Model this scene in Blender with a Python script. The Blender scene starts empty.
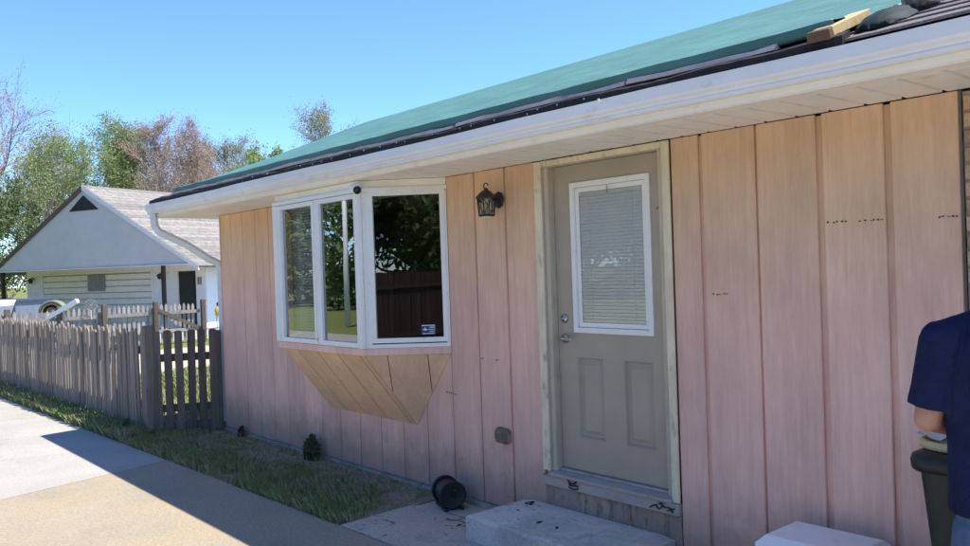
import bpy, math, random
import numpy as np
from mathutils import Vector, Matrix
R = math.radians
rnd = random.Random(7)
SC = bpy.context.scene
COL = SC.collection

# ------------------------------------------------------------------ camera, sky, sun, exposure
cam_d = bpy.data.cameras.new('camera'); cam = bpy.data.objects.new('camera', cam_d); COL.objects.link(cam)
YAW, PITCH, ROLL = 0.863354, -0.006572, -0.035020
fw = Vector((-math.sin(YAW), math.cos(YAW), 0)); rt = Vector((math.cos(YAW), math.sin(YAW), 0)); up = Vector((0, 0, 1))
f2 = fw * math.cos(PITCH) + up * math.sin(PITCH); u2 = up * math.cos(PITCH) - fw * math.sin(PITCH)
r3 = rt * math.cos(ROLL) + u2 * math.sin(ROLL); u3 = u2 * math.cos(ROLL) - rt * math.sin(ROLL)
CAM = Vector((4.00373, -4.01185, 1.79027))
cam.matrix_world = Matrix(((r3.x, u3.x, -f2.x, CAM.x), (r3.y, u3.y, -f2.y, CAM.y), (r3.z, u3.z, -f2.z, CAM.z), (0, 0, 0, 1)))
cam_d.sensor_width = 36.0; cam_d.lens = 36.0 * 839.526 / 970.0
cam_d.clip_start = 0.05; cam_d.clip_end = 2000
SC.camera = cam

TO_SUN = Vector((0.95, 1.0, 2.68)).normalized()
world = bpy.data.worlds.new('World'); SC.world = world; world.use_nodes = True
wn = world.node_tree.nodes; bg = wn['Background']
sky = wn.new('ShaderNodeTexSky'); sky.sky_type = 'NISHITA'; sky.sun_disc = False
sky.sun_elevation = math.asin(TO_SUN.z); sky.sun_rotation = math.atan2(TO_SUN.x, TO_SUN.y)
sky.air_density = 1.0; sky.dust_density = 0.0; sky.ozone_density = 8.0; sky.altitude = 3000
sky_tone = wn.new('ShaderNodeHueSaturation'); sky_tone.inputs['Saturation'].default_value = 1.04; sky_tone.inputs['Value'].default_value = 0.55
world.node_tree.links.new(sky.outputs[0], sky_tone.inputs['Color']); world.node_tree.links.new(sky_tone.outputs[0], bg.inputs[0]); bg.inputs[1].default_value = 0.15
sun_d = bpy.data.lights.new('sun', 'SUN'); sun_d.energy = 2.15; sun_d.angle = R(0.53); sun_d.color = (1.0, 0.93, 0.82)
sun = bpy.data.objects.new('sun', sun_d); COL.objects.link(sun)
sun.rotation_euler = (-TO_SUN).to_track_quat('-Z', 'Y').to_euler(); sun.location = (10, 10, 30)
SC.view_settings.view_transform = 'Standard'; SC.view_settings.look = 'None'
SC.view_settings.gamma = 1.0; SC.view_settings.exposure = 2.05

# ------------------------------------------------------------------ helpers
def tag(o, label=None, cat=None, group=None, kind=None):
    if label: o['label'] = label
    if cat: o['category'] = cat
    if group: o['group'] = group
    if kind: o['kind'] = kind
    return o
def attach(o, parent):
    o.parent = parent
    if parent is not None and parent.type == 'EMPTY':
        o.matrix_parent_inverse = parent_inv[parent.name]
parent_inv = {}
def thing(name, label, cat, loc=(0, 0, 0), group=None, kind=None):
    o = bpy.data.objects.new(name, None); COL.objects.link(o); o.location = loc; o.empty_display_size = .1
    parent_inv[o.name] = Matrix.Translation(-Vector(loc))
    return tag(o, label, cat, group, kind)
class MB:
    def __init__(s): s.v = []; s.f = []
    def add(s, vs, fs):
        b = len(s.v); s.v += [tuple(v) for v in vs]; s.f += [tuple(i + b for i in f) for f in fs]; return s
    def box(s, x0, x1, y0, y1, z0, z1, c=0.0):
        if c <= 0:
            return s.add([(x0,y0,z0),(x1,y0,z0),(x1,y1,z0),(x0,y1,z0),(x0,y0,z1),(x1,y0,z1),(x1,y1,z1),(x0,y1,z1)],
                         [(0,3,2,1),(4,5,6,7),(0,1,5,4),(1,2,6,5),(2,3,7,6),(3,0,4,7)])
        import itertools
        vs = []; idx = {}
        X = (x0, x1); Y = (y0, y1); Z = (z0, z1)
        for i, j, k in itertools.product((0, 1), repeat=3):
            for ax in range(3):
                p = [X[i], Y[j], Z[k]]
                for a in range(3):
                    if a != ax: p[a] += c * (1 if (i, j, k)[a] == 0 else -1)
                # vertex lying on face 'ax': moved in the other two axes
                idx[(i, j, k, ax)] = len(vs); vs.append(p)
        fs = []
        for ax in range(3):
            o = [a for a in range(3) if a != ax]
            for sd in (0, 1):
                q = []
                for a, b in ((0,0),(1,0),(1,1),(0,1)):
                    t = [0, 0, 0]; t[ax] = sd; t[o[0]] = a; t[o[1]] = b; q.append(idx[(*t, ax)])
                fs.append(tuple(q))
        for ax in range(3):                       # edges along ax
            o = [a for a in range(3) if a != ax]
            for a in (0, 1):
                for b in (0, 1):
                    q = []
                    for e, fa in ((0, o[0]), (1, o[0]), (1, o[1]), (0, o[1])):
                        t = [0, 0, 0]; t[ax] = e; t[o[0]] = a; t[o[1]] = b; q.append(idx[(*t, fa)])
                    fs.append(tuple(q))
        for i, j, k in itertools.product((0, 1), repeat=3):
            fs.append(tuple(idx[(i, j, k, a)] for a in range(3)))
        return s.add(vs, fs)
    def prism(s, poly, ex):                       # poly 3D points, extruded by vector ex
        n = len(poly); ex = Vector(ex); a = [Vector(p) for p in poly]; b = [p + ex for p in a]
        return s.add(a + b, [tuple(range(n))[::-1], tuple(range(n, 2 * n))] + [(i, (i + 1) % n, n + (i + 1) % n, n + i) for i in range(n)])
    def loft(s, rings, closed=True, cap=True):
        n = len(rings[0]); vs = [v for r in rings for v in r]; fs = []
        for k in range(len(rings) - 1):
            for i in range(n if closed else n - 1):
                j = (i + 1) % n
                fs.append((k*n+i, k*n+j, (k+1)*n+j, (k+1)*n+i))
        if cap and closed:
            fs.append(tuple(range(n))[::-1]); fs.append(tuple(range((len(rings)-1)*n, len(rings)*n)))
        return s.add(vs, fs)
    def tube(s, path, rad, n=8, cap=True):
        path = [Vector(p) for p in path]
        if not hasattr(rad, '__len__'): rad = [rad] * len(path)
        rings = []; prev = None
        for i, p in enumerate(path):
            d = (path[min(i+1, len(path)-1)] - path[max(i-1, 0)])
            if d.length < 1e-9: d = Vector((0, 0, 1))
            d.normalize()
            a = prev if prev is not None else (Vector((0, 0, 1)) if abs(d.z) < .9 else Vector((1, 0, 0)))
            x = (a - d * a.dot(d)).normalized(); y = d.cross(x); prev = x
            rings.append([p + (x * math.cos(t) + y * math.sin(t)) * rad[i] for t in [2*math.pi*k/n for k in range(n)]])
        return s.loft(rings, True, cap)
    def lathe(s, c, axis, prof, n=16):            # prof: (radius, height along axis)
        c = Vector(c); d = Vector(axis).normalized()
        a = Vector((0, 0, 1)) if abs(d.z) < .9 else Vector((1, 0, 0))
        x = (a - d * a.dot(d)).normalized(); y = d.cross(x)
        rings = [[c + d * h + (x * math.cos(t) + y * math.sin(t)) * max(r, 1e-4) for t in [2*math.pi*k/n for k in range(n)]] for r, h in prof]
        return s.loft(rings)
    def ellipsoid(s, c, rx, ry, rz, ax=None, n=16, m=10):
        c = Vector(c); X, Y, Z = ax or (Vector((1,0,0)), Vector((0,1,0)), Vector((0,0,1)))
        rings = []
        for k in range(1, m):
            t = math.pi * k / m
            rings.append([c + X*(rx*math.sin(t)*math.cos(2*math.pi*i/n)) + Y*(ry*math.sin(t)*math.sin(2*math.pi*i/n)) - Z*(rz*math.cos(t)) for i in range(n)])
        return s.loft(rings)
    def capsule(s, a, b, ra, rb, n=12):
        a = Vector(a); b = Vector(b); d = (b - a).normalized(); L = (b - a).length
        prof = [(ra*math.sin(t), -ra*math.cos(t)) for t in (0.05, .5, 1.0, 1.4)] + [(rb*math.cos(t), L + rb*math.sin(t)) for t in (.15, .55, 1.05, 1.52)]
        return s.lathe(a, d, prof, n)
    def mesh(s, name, smooth=False):
        me = bpy.data.meshes.new(name); me.from_pydata(s.v, [], s.f); me.update()
        import bmesh
        bm = bmesh.new(); bm.from_mesh(me); bmesh.ops.recalc_face_normals(bm, faces=bm.faces); bm.to_mesh(me); bm.free()
        if smooth: me.polygons.foreach_set('use_smooth', [True] * len(me.polygons))
        return me
    def build(s, name, mat, parent=None, smooth=False):
        return place(name, s.mesh(name, smooth), mat, parent)
def place(name, me, mat, parent=None, loc=None, rot=None, scale=None):
    if mat is not None and not me.materials: me.materials.append(mat)
    o = bpy.data.objects.new(name, me); COL.objects.link(o)
    if parent is not None: attach(o, parent)
    if loc is not None: o.location = loc
    if rot is not None: o.rotation_euler = rot
    if scale is not None: o.scale = scale
    return o
def fast_mesh(name, V, F):                        # numpy verts (n,3), faces (m,k)
    me = bpy.data.meshes.new(name); V = np.asarray(V, np.float32); F = np.asarray(F, np.int32); k = F.shape[1]
    me.vertices.add(len(V)); me.vertices.foreach_set('co', V.ravel())
    me.loops.add(F.size); me.loops.foreach_set('vertex_index', F.ravel())
    me.polygons.add(len(F)); me.polygons.foreach_set('loop_start', np.arange(0, F.size, k, dtype=np.int32))
    me.polygons.foreach_set('loop_total', np.full(len(F), k, np.int32)); me.update(calc_edges=True); me.validate()
    return me

# ------------------------------------------------------------------ materials
def srgb(r, g, b):
    f = lambda c: (c/255/12.92 if c/255 <= .04045 else ((c/255+.055)/1.055)**2.4)
    return (f(r), f(g), f(b), 1)
class Mat:
    def __init__(s, name, col, rough=.7, spec=.3, metal=0.0):
        s.m = bpy.data.materials.new(name); s.m.use_nodes = True; s.t = s.m.node_tree; s.n = s.t.nodes; s.b = s.n['Principled BSDF']
        s.b.inputs['Roughness'].default_value = rough; s.b.inputs['Metallic'].default_value = metal
        s.b.inputs['Specular IOR Level'].default_value = spec
        s.b.inputs['Base Color'].default_value = tuple(col[:3]) + (1,)
        s.c = None; s.col = tuple(col[:3]) + (1,); s.bumpn = None; s._pos = None
    def L(s, a, b): s.t.links.new(a, b)
    def pos(s, scale=(1, 1, 1), obj=False):
        mp = s.n.new('ShaderNodeMapping'); mp.inputs['Scale'].default_value = scale
        if obj: s.L(s.n.new('ShaderNodeTexCoord').outputs['Object'], mp.inputs[0])
        else: s.L(s.n.new('ShaderNodeNewGeometry').outputs['Position'], mp.inputs[0])
        return mp.outputs[0]
    def noise(s, scale=5, detail=4, rough=.6, stretch=(1, 1, 1), obj=False, dist=0):
        n = s.n.new('ShaderNodeTexNoise'); n.inputs['Scale'].default_value = scale; n.inputs['Detail'].default_value = detail
        n.inputs['Roughness'].default_value = rough; n.inputs['Distortion'].default_value = dist; s.L(s.pos(stretch, obj), n.inputs['Vector']); return n.outputs['Fac']
    def voro(s, scale=40, stretch=(1, 1, 1), feature='F1'):
        n = s.n.new('ShaderNodeTexVoronoi'); n.feature = feature; n.inputs['Scale'].default_value = scale; s.L(s.pos(stretch), n.inputs['Vector']); return n.outputs[0]
    def ramp(s, fac, a, b, va=0.0, vb=1.0):
        n = s.n.new('ShaderNodeMapRange'); n.inputs[1].default_value = a; n.inputs[2].default_value = b; n.inputs[3].default_value = va; n.inputs[4].default_value = vb
        n.interpolation_type = 'SMOOTHSTEP'; s.L(fac, n.inputs[0]); return n.outputs[0]
    def math(s, op, a, b):
        n = s.n.new('ShaderNodeMath'); n.operation = op
        for i, x in enumerate((a, b)):
            if hasattr(x, 'links'): s.L(x, n.inputs[i])
            else: n.inputs[i].default_value = x
        return n.outputs[0]
    def axis(s, k):
        n = s.n.new('ShaderNodeSeparateXYZ'); s.L(s.n.new('ShaderNodeNewGeometry').outputs['Position'], n.inputs[0]); return n.outputs[k]
    def rand(s): return s.n.new('ShaderNodeObjectInfo').outputs['Random']
    def mix(s, fac, col):                         # current colour -> col by fac
        n = s.n.new('ShaderNodeMix'); n.data_type = 'RGBA'
        if hasattr(fac, 'links'): s.L(fac, n.inputs[0])
        else: n.inputs[0].default_value = fac
        if s.c is None: n.inputs[6].default_value = s.col
        else: s.L(s.c, n.inputs[6])
        n.inputs[7].default_value = tuple(col[:3]) + (1,)
        s.c = n.outputs[2]; s.L(s.c, s.b.inputs['Base Color']); return s
    def vary(s, fac, lo=.85, hi=1.15, a=.25, b=.75):   # multiply brightness by a texture
        v = s.ramp(fac, a, b, lo, hi)
        n = s.n.new('ShaderNodeHueSaturation')
        if s.c is None: n.inputs['Color'].default_value = s.col
        else: s.L(s.c, n.inputs['Color'])
        s.L(v, n.inputs['Value']); s.c = n.outputs[0]; s.L(s.c, s.b.inputs['Base Color']); return s
    def bump(s, h, strength=.3, dist=.01):
        n = s.n.new('ShaderNodeBump'); n.inputs['Strength'].default_value = strength; n.inputs['Distance'].default_value = dist
        s.L(h, n.inputs['Height'])
        if s.bumpn is not None: s.L(s.bumpn, n.inputs['Normal'])
        s.bumpn = n.outputs[0]; s.L(s.bumpn, s.b.inputs['Normal']); return s

def siding_mat(name, fade=True, base=None):
    m = Mat(name, base or (.765, .505, .315), .75, .25)
    if fade:                                       # chalked pink paint below, the tan coat kept higher up
        z = m.math('ADD', m.axis(2), m.math('MULTIPLY', m.noise(2.2, 6, .7, (1, 1, .5)), 1.1))
        m.mix(m.ramp(z, 2.85, 1.75), (.85, .535, .425))
    m.vary(m.rand(), .93, 1.07, 0, 1)
    m.vary(m.noise(3, 5, .65, (1, 1, .35)), .9, 1.1)
    g = m.noise(26, 6, .7, (1, 1, .045), dist=.6)
    m.vary(g, .92, 1.05, .3, .7); m.vary(m.noise(1.1, 6, .7, (1, 1, .55)), .88, 1.10); m.vary(m.noise(55, 4, .7, (1, 1, .12)), .95, 1.04)
    m.mix(m.ramp(m.noise(9, 5, .7, (1, 1, .3)), .66, .80, 0, .30), (.22, .14, .11))
    if fade:                                       # splashed soil along the foot of the wall
        zz = m.math('ADD', m.axis(2), m.math('MULTIPLY', m.noise(5, 5, .7), -.55))
        m.mix(m.ramp(zz, .30, -.15, 0, .5), (.17, .13, .11))
    m.bump(g, .2, .004); m.bump(m.noise(60, 3, .6, (1, 1, .1)), .15, .002)
    return m.m
def plain(name, col, rough=.6, spec=.3, metal=0, n1=6, amt=.12, n2=60, bump=.12, dirt=None, dirt_amt=.4, dirt_lo=.55, stretch=(1, 1, 1)):
    m = Mat(name, col, rough, spec, metal)
    m.vary(m.noise(n1, 5, .65, stretch), 1-amt, 1+amt)
    if dirt: m.mix(m.ramp(m.noise(n1*2.3, 6, .72, stretch), dirt_lo, dirt_lo+.18, 0, dirt_amt), dirt)
    if bump: m.bump(m.noise(n2, 4, .6, stretch), bump, .003)
    return m.m
M = {}
M['siding'] = siding_mat('pink_siding')
M['siding_tan'] = siding_mat('tan_siding', False, (.83, .555, .36))
M['cream'] = plain('cream_trim_paint', (.76, .66, .46), .65, .3, n1=7, amt=.14, dirt=(.26, .19, .12), dirt_amt=.65, dirt_lo=.54, stretch=(1, 1, .4))
M['vinyl'] = plain('white_vinyl', (.86, .84, .79), .35, .45, amt=.04, bump=.03, dirt=(.45, .42, .36), dirt_amt=.25)
M['soffit'] = plain('almond_soffit_metal', (.90, .86, .77), .45, .4, n1=2.5, amt=.06, bump=.05, dirt=(.38, .33, .25), dirt_amt=.35, dirt_lo=.58)
M['gutter'] = plain('white_gutter_paint', (.78, .78, .77), .4, .45, n1=2.5, amt=.07, bump=.05, dirt=(.36, .33, .28), dirt_amt=.4, dirt_lo=.55, stretch=(.5, 1, 1))
M['door'] = plain('taupe_door_paint', (.435, .37, .28), .5, .35, n1=3, amt=.07, bump=.05, dirt=(.50, .44, .36), dirt_amt=.3, dirt_lo=.56)
M['metal'] = plain('satin_nickel', (.5, .48, .45), .3, .5, 1, amt=.05, bump=.02)
M['alu'] = plain('worn_aluminium_sill', (.38, .38, .38), .45, .5, .35, n1=9, amt=.15, dirt=(.14, .12, .10), dirt_amt=.5, stretch=(.4, 1, 1))
M['oldwood'] = plain('peeling_sill_wood', (.36, .27, .22), .85, .2, n1=8, amt=.2, bump=.4, dirt=(.12, .08, .05), dirt_amt=.75, dirt_lo=.48, stretch=(1, 1, .3))
M['black'] = plain('black_plastic', (.022, .022, .024), .45, .4, amt=.2, n1=10)
M['iron'] = plain('black_lantern_iron', (.028, .022, .020), .5, .4, amt=.2, n1=20)
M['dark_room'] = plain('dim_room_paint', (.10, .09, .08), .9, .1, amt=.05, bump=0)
M['foundation'] = plain('foundation_concrete', (.40, .37, .33), .9, .15, n1=6, amt=.2, bump=.5, dirt=(.13, .11, .09), dirt_amt=.5)

def glass_mat(name, tint=(.75, .8, .8), refl=1.0):
    m = bpy.data.materials.new(name); m.use_nodes = True; t = m.node_tree; n = t.nodes; n.clear()
    out = n.new('ShaderNodeOutputMaterial'); mx = n.new('ShaderNodeMixShader'); tr = n.new('ShaderNodeBsdfTransparent'); gl = n.new('ShaderNodeBsdfGlossy')
    fr = n.new('ShaderNodeFresnel'); fr.inputs[0].default_value = 1.52
    mu = n.new('ShaderNodeMath'); mu.operation = 'MULTIPLY'; mu.use_clamp = True; mu.inputs[1].default_value = 1.9 * refl   # two faces of a pane
    tr.inputs[0].default_value = (*tint, 1); gl.inputs['Roughness'].default_value = .004; gl.inputs[0].default_value = (.96, 1, 1, 1)
    t.links.new(fr.outputs[0], mu.inputs[0]); t.links.new(mu.outputs[0], mx.inputs[0]); t.links.new(tr.outputs[0], mx.inputs[1]); t.links.new(gl.outputs[0], mx.inputs[2])
    nz = n.new('ShaderNodeTexNoise'); nz.inputs['Scale'].default_value = 2.2; nz.inputs['Detail'].default_value = 1
    bp = n.new('ShaderNodeBump'); bp.inputs['Strength'].default_value = .02; bp.inputs['Distance'].default_value = .02
    t.links.new(n.new('ShaderNodeNewGeometry').outputs['Position'], nz.inputs['Vector']); t.links.new(nz.outputs[0], bp.inputs['Height']); t.links.new(bp.outputs[0], gl.inputs['Normal'])
    t.links.new(mx.outputs[0], out.inputs[0]); return m
M['glass'] = glass_mat('window_glass', (.92, .95, .95), 1.6)
M['glass_door'] = glass_mat('door_glass', (.97, .98, .98), .7)

def concrete(name, col, speck, amt, stain=(.20, .17, .13), stain_amt=.35, warm=None):
    m = Mat(name, col, .92, .15)
    m.vary(m.noise(.8, 5, .65), .9, 1.1)
    if warm: m.mix(m.ramp(m.noise(1.5, 5, .65), .42, .62, 0, .8), warm)
    sp = m.voro(95); m.mix(m.ramp(sp, .12, .42, amt, 0), speck)
    m.vary(m.noise(38, 6, .75), .84, 1.14)
    m.mix(m.ramp(m.noise(2.6, 6, .7), .60, .74, 0, stain_amt), stain)
    m.mix(m.ramp(m.noise(.55, 6, .75), .52, .66, 0, .30), stain); m.mix(m.ramp(m.noise(7, 6, .8), .64, .74, 0, .35), stain)
    m.bump(m.noise(120, 5, .7), .35, .004); m.bump(sp, .2, .003)
    return m.m
M['conc_new'] = concrete('pale_concrete', (.36, .345, .32), (.33, .31, .28), .3, stain_amt=.15)
M['conc_old'] = concrete('tan_aggregate_concrete', (.325, .285, .22), (.17, .135, .09), .85, warm=(.35, .29, .21))
M['conc_pad'] = concrete('dirty_concrete', (.50, .43, .36), (.16, .13, .10), .6, stain=(.10, .085, .07), stain_amt=.6)
M['conc_step'] = concrete('step_concrete', (.64, .59, .53), (.22, .21, .20), .4, stain=(.12, .10, .09), stain_amt=.55)
def smudge(mat):
    m = Mat.__new__(Mat); m.m = mat; m.t = mat.node_tree; m.n = m.t.nodes; m.b = m.n['Principled BSDF']; m.col = (0, 0, 0, 1); m.bumpn = None
    m.c = m.b.inputs['Base Color'].links[0].from_socket
    m.mix(m.ramp(m.noise(9, 4, .6, (.5, 1, 1), dist=1.4), .62, .67, 0, .75), (.06, .05, .045)); m.mix(m.ramp(m.noise(1.7, 5, .7), .5, .7, 0, .35), (.22, .19, .16))
smudge(M['conc_step']); smudge(M['conc_pad'])
def soil_mat(name, col, green, cover, scale=2.5):
    m = Mat(name, col, .95, .1)
    m.vary(m.noise(30, 6, .75), .6, 1.4)
    m.mix(m.ramp(m.noise(scale, 5, .7), cover-.08, cover+.08), green)
    m.vary(m.noise(80, 5, .8), .65, 1.35); m.bump(m.noise(40, 6, .8), .8, .02); return m.m
M['soil'] = soil_mat('soil_bed', (.31, .25, .20), (.17, .17, .07), .55)
M['lawn'] = soil_mat('lawn_ground', (.20, .19, .075), (.15, .18, .055), .42, .35)
M['drive'] = concrete('neighbour_drive', (.46, .38, .29), (.3, .24, .18), .4)
def fence_wood(name, col):
    m = Mat(name, col, .9, .15)
    m.vary(m.rand(), .82, 1.18, 0, 1)
    g = m.noise(30, 6, .75, (1, 1, .06)); m.vary(g, .7, 1.25, .3, .7)
    m.mix(m.ramp(m.noise(5, 5, .7), .58, .75, 0, .5), (.085, .085, .07)); m.bump(g, .5, .006); return m.m
M['fence'] = fence_wood('weathered_grey_wood', (.29, .245, .205))
M['fence_dark'] = fence_wood('dark_gate_wood', (.15, .122, .10))
M['fence_pale'] = fence_wood('silver_grey_wood', (.32, .295, .275))
M['fence_brown'] = fence_wood('brown_privacy_wood', (.055, .035, .028))

# ------------------------------------------------------------------ ground, pavement
def sheet(name, poly, z, mat, parent=None, kind=None, thick=0):
    mb = MB()
    if thick: mb.prism([(x, y, z - thick) for x, y in poly], (0, 0, thick))
    else: mb.add([(x, y, z) for x, y in poly], [tuple(range(len(poly)))])
    o = mb.build(name, mat, parent)
    if kind: o['kind'] = kind
    return o
sheet('ground', [(-420, -420), (420, -420), (420, 420), (-420, 420)], -.030, M['lawn'], kind='structure')
EY = lambda x: -.955 + .0264 * x                  # line of the pavement edge beside the planting strip
pav = thing('pavement', None, None, (-3, -3, 0), kind='structure')
def slab(poly, mat):
    return MB().prism([(x, y, -.12) for x, y in poly], (0, 0, .12)).build('slab', mat, pav)
JX = lambda y: -4.34 - (y + 1.146) * .265          # joint between new and old slab
g = .006
slab([(-26, EY(-26)), (-26, -9.6), (JX(-9.6) - g, -9.6), (JX(EY(-4.3)) - g, EY(-4.34))], M['conc_new'])
slab([(JX(EY(-4.3)) + g, EY(-4.3)), (JX(-9.6) + g, -9.6), (.9, -9.6), (.9, EY(.9))], M['conc_old'])
slab([(.914, EY(.9)), (.914, -9.6), (12, -9.6), (12, EY(12))], concrete('bounce_concrete', (.46, .44, .41), (.35, .33, .30), .3, stain_amt=.15))  # unseen slab, made paler to bounce more sunlight onto wall, door and soffit
slab([(-1.225, EY(-1.2) + .012), (1.3, EY(1.3) + .012), (1.3, -.002), (-1.285, -.002)], M['conc_pad'])
slab([(1.312, EY(1.3) + .012), (7, EY(7) + .012), (7, -.002), (1.312, -.002)], M['conc_pad'])
V = []; nx, ny = 260, 14
for i in range(nx + 1):
    x = -14 + 12.78 * i / nx
    for j in range(ny + 1):
        t = j / ny; e = EY(x); yb = -.012 if x > -5.42 else .6; y = e + (yb - e) * t
        V.append((x, y, -.014 + .030 * t * t * (1 if x > -5.6 else .3) + .010 * math.sin(x * 6.1 + y * 9) * math.sin(math.pi * min(1, t * 1.6)) * .6 + rnd.uniform(-.006, .006) * (0 if j == 0 else 1)))
o = place('planting_strip', fast_mesh('planting_strip', V, [(i*(ny+1)+j, (i+1)*(ny+1)+j, (i+1)*(ny+1)+j+1, i*(ny+1)+j+1) for i in range(nx) for j in range(ny)]), M['soil']); o['kind'] = 'structure'
sheet('verge', [(-26, EY(-26)), (-13.98, EY(-13.98)), (-13.98, .6), (-26, .6)], -.016, M['soil'], kind='structure')
sheet('driveway', [(-17.6, -.4), (-12.4, -.4), (-12.4, 16), (-17.6, 16)], -.008, M['drive'], kind='structure')
sheet('neighbour_apron', [(-27.5, 0), (-20.2, 0), (-20.2, 12), (-27.5, 12)], -.020, M['conc_new'], kind='structure')

# ------------------------------------------------------------------ the pink house
XL, XR = -5.39, 2.56
ZS = 2.50
house = thing('house', 'pink and tan wooden sided house with bay window and grey side door', 'house', (-1.4, 0, 0))
wall = MB()
for x0, x1, z0, z1 in ((XL, -3.47, .05, 2.49), (-3.47, -1.12, .05, 1.13), (-1.12, -.07, .05, 2.49), (1.0, XR + .01, .05, 2.49)):
    wall.box(x0, x1, .017, .12, z0, z1)
wall.box(XL, XL + .12, .12, 4.9, .05, 2.49); wall.box(XL, 5.2, 4.9, 5.02, .05, 2.49); wall.box(XR + .011, 5.2, .05, .12, .05, 2.49); wall.box(5.08, 5.2, .12, 4.9, .05, 2.49)
wall = wall.build('wall', M['siding'], house)
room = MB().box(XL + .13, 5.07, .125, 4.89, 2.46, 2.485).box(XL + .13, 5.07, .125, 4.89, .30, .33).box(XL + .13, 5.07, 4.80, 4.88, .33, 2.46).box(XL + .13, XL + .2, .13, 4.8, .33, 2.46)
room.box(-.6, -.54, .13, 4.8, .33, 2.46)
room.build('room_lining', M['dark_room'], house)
# siding boards, each its own piece
narrow, wide = .010, .034
seams = [(XL, 0), (-5.10, narrow), (-4.80, narrow), (-4.48, narrow), (-4.165, narrow), (-3.845, narrow), (-3.50, narrow), (-3.165, narrow), (-2.825, narrow), (-2.485, narrow),
         (-2.145, narrow), (-1.805, narrow), (-1.465, .012), (-1.125, narrow), (-.785, .016), (-.445, .024), (-.125, 0)]
seams_r = [(1.006, 0), (1.205, .026), (1.555, .014), (1.908, .036), (2.245, .036), (XR, 0)]
def board(x0, x1, z0, z1):
    c = .004; w = x1 - x0; h = z1 - z0; y = rnd.uniform(-.0015, .0015)
    mb = MB(); prof = [(0, .017), (0, c), (c, 0), (w - c, 0), (w, c), (w, .017)]
    n = 3
    mb.loft([[(px, py, h * k / n) for px, py in prof] for k in range(n + 1)])
    return place('board', mb.mesh('board'), M['siding'], wall, (x0, y, z0))
for S in (seams, seams_r):
    for (a, ga), (b, gb) in zip(S[:-1], S[1:]):
        x0, x1 = a + ga / 2, b - gb / 2
        zt = ZS - .004
        if x0 > -3.5 and x1 < -1.1: zt = 1.128
        if a == -3.845: x1 = -3.475; 
        board(x0, x1, .05 + rnd.uniform(-.004, .004), zt)
board(-3.4675, -3.17, .05, 1.128) if False else None
MB().box(XL - .012, XL + .001, -.004, .05, .05, ZS - .005).build('corner_trim', M['siding'], house)
MB().box(XR + .002, XR + .012, -.004, .10, .05, ZS - .004).build('corner_trim', M['fence_dark'], house)
# old nail scars on the boards
def scars(lst, name='nail_scar'):
    for (xa, xb, z) in lst:
        mb = MB(); x = xa
        while x < xb:
            w = rnd.uniform(.005, .013); h = rnd.uniform(.004, .009); dz = rnd.uniform(-.003, .003)
            mb.prism([(x, -.0045, z+dz-h/2), (x+w, -.0045, z+dz-h/2+rnd.uniform(-.002,.002)), (x+w*.8, -.0045, z+dz+h/2), (x+w*.2, -.0045, z+dz+h/2)], (0, .004, 0))
            x += w + rnd.uniform(.006, .02)
        mb.build(name, M['iron'], wall)
scars([(1.942, 2.035, 1.953), (2.10, 2.21, 1.950), (1.262, 1.362, 1.598), (2.465, 2.54, 1.945)])
scars([(-.765, -.74, 1.12), (-1.20, -1.14, .829), (-1.12, -1.07, .825), (-.60, -.56, 1.115)])
MB().box(XL - .01, -.34, -.010, .05, -.1, .040).build('foundation', M['foundation'], house)
MB().box(XL - .01, 5.2, .02, .08, -.1, .049).build('foundation', M['foundation'], house)
# brick wall right of the wooden siding
M['mortar'] = plain('mortar', (.45, .38, .31), .95, .1)
bm_ = Mat('tan_brown_brick', (.58, .40, .26), .9, .15); bm_.vary(bm_.rand(), .6, 1.3, 0, 1); bm_.vary(bm_.noise(40, 5, .7), .8, 1.2); bm_.bump(bm_.noise(70, 4, .7), .5, .004)
M['brick'] = bm_.m
brw = MB().box(XR + .013, 5.2, .012, .049, .05, 2.49).build('brick_wall', M['mortar'], house)
bmesh_ = MB().box(0, .192, 0, .03, 0, .064, .004).mesh('brick')
half_ = MB().box(0, .092, 0, .03, 0, .064, .004).mesh('brick')
for r_ in range(32):
    z = .052 + r_ * .076; x = XR + .017
    if r_ % 2: place('brick', half_, M['brick'], brw, (x, rnd.uniform(-.002, .003), z)); x += .102
    while x < 3.9:
        place('brick', bmesh_, M['brick'], brw, (x, rnd.uniform(-.002, .003), z)); x += .202

# ---- soffit of separate panels, fascia, gutter, downspout
XE0, XE1 = -5.96, 5.3
soffit = MB().box(XE0 + .02, XE1, -.564, -.002, ZS + .022, ZS + .03).build('soffit', M['soffit'], house)
MB().box(XE0 + .02, XL - .02, .003, 5.2, ZS, ZS + .02).build('soffit', M['soffit'], house)
MB().box(XE0 + .02, XE1, -.564, -.471, ZS + .001, ZS + .0215).build('soffit_trim', M['soffit'], soffit)
x = XE0 + .03; pw = .176
while x < 4.6:
    mb = MB()
    if x + pw - .02 > XL: ye = 0
    prof = [(0, .021), (0, .002), (.003, 0), (pw - .022, 0), (pw - .019, .021)]
    mb.loft([[(px, yy, pz) for px, pz in prof] for yy in (-.47, -.003)])
    place('soffit_panel', mb.mesh('soffit_panel'), M['soffit'], soffit, (x, 0, ZS + rnd.uniform(-.001, .001))); x += pw
MB().box(XE0 + .005, XE1, -.577, -.565, 2.506, 2.65).build('fascia', M['soffit'], house)
MB().box(XE0 + .005, XE0 + .018, -.563, 5.2, 2.506, 2.64).build('fascia', M['soffit'], house)
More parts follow.
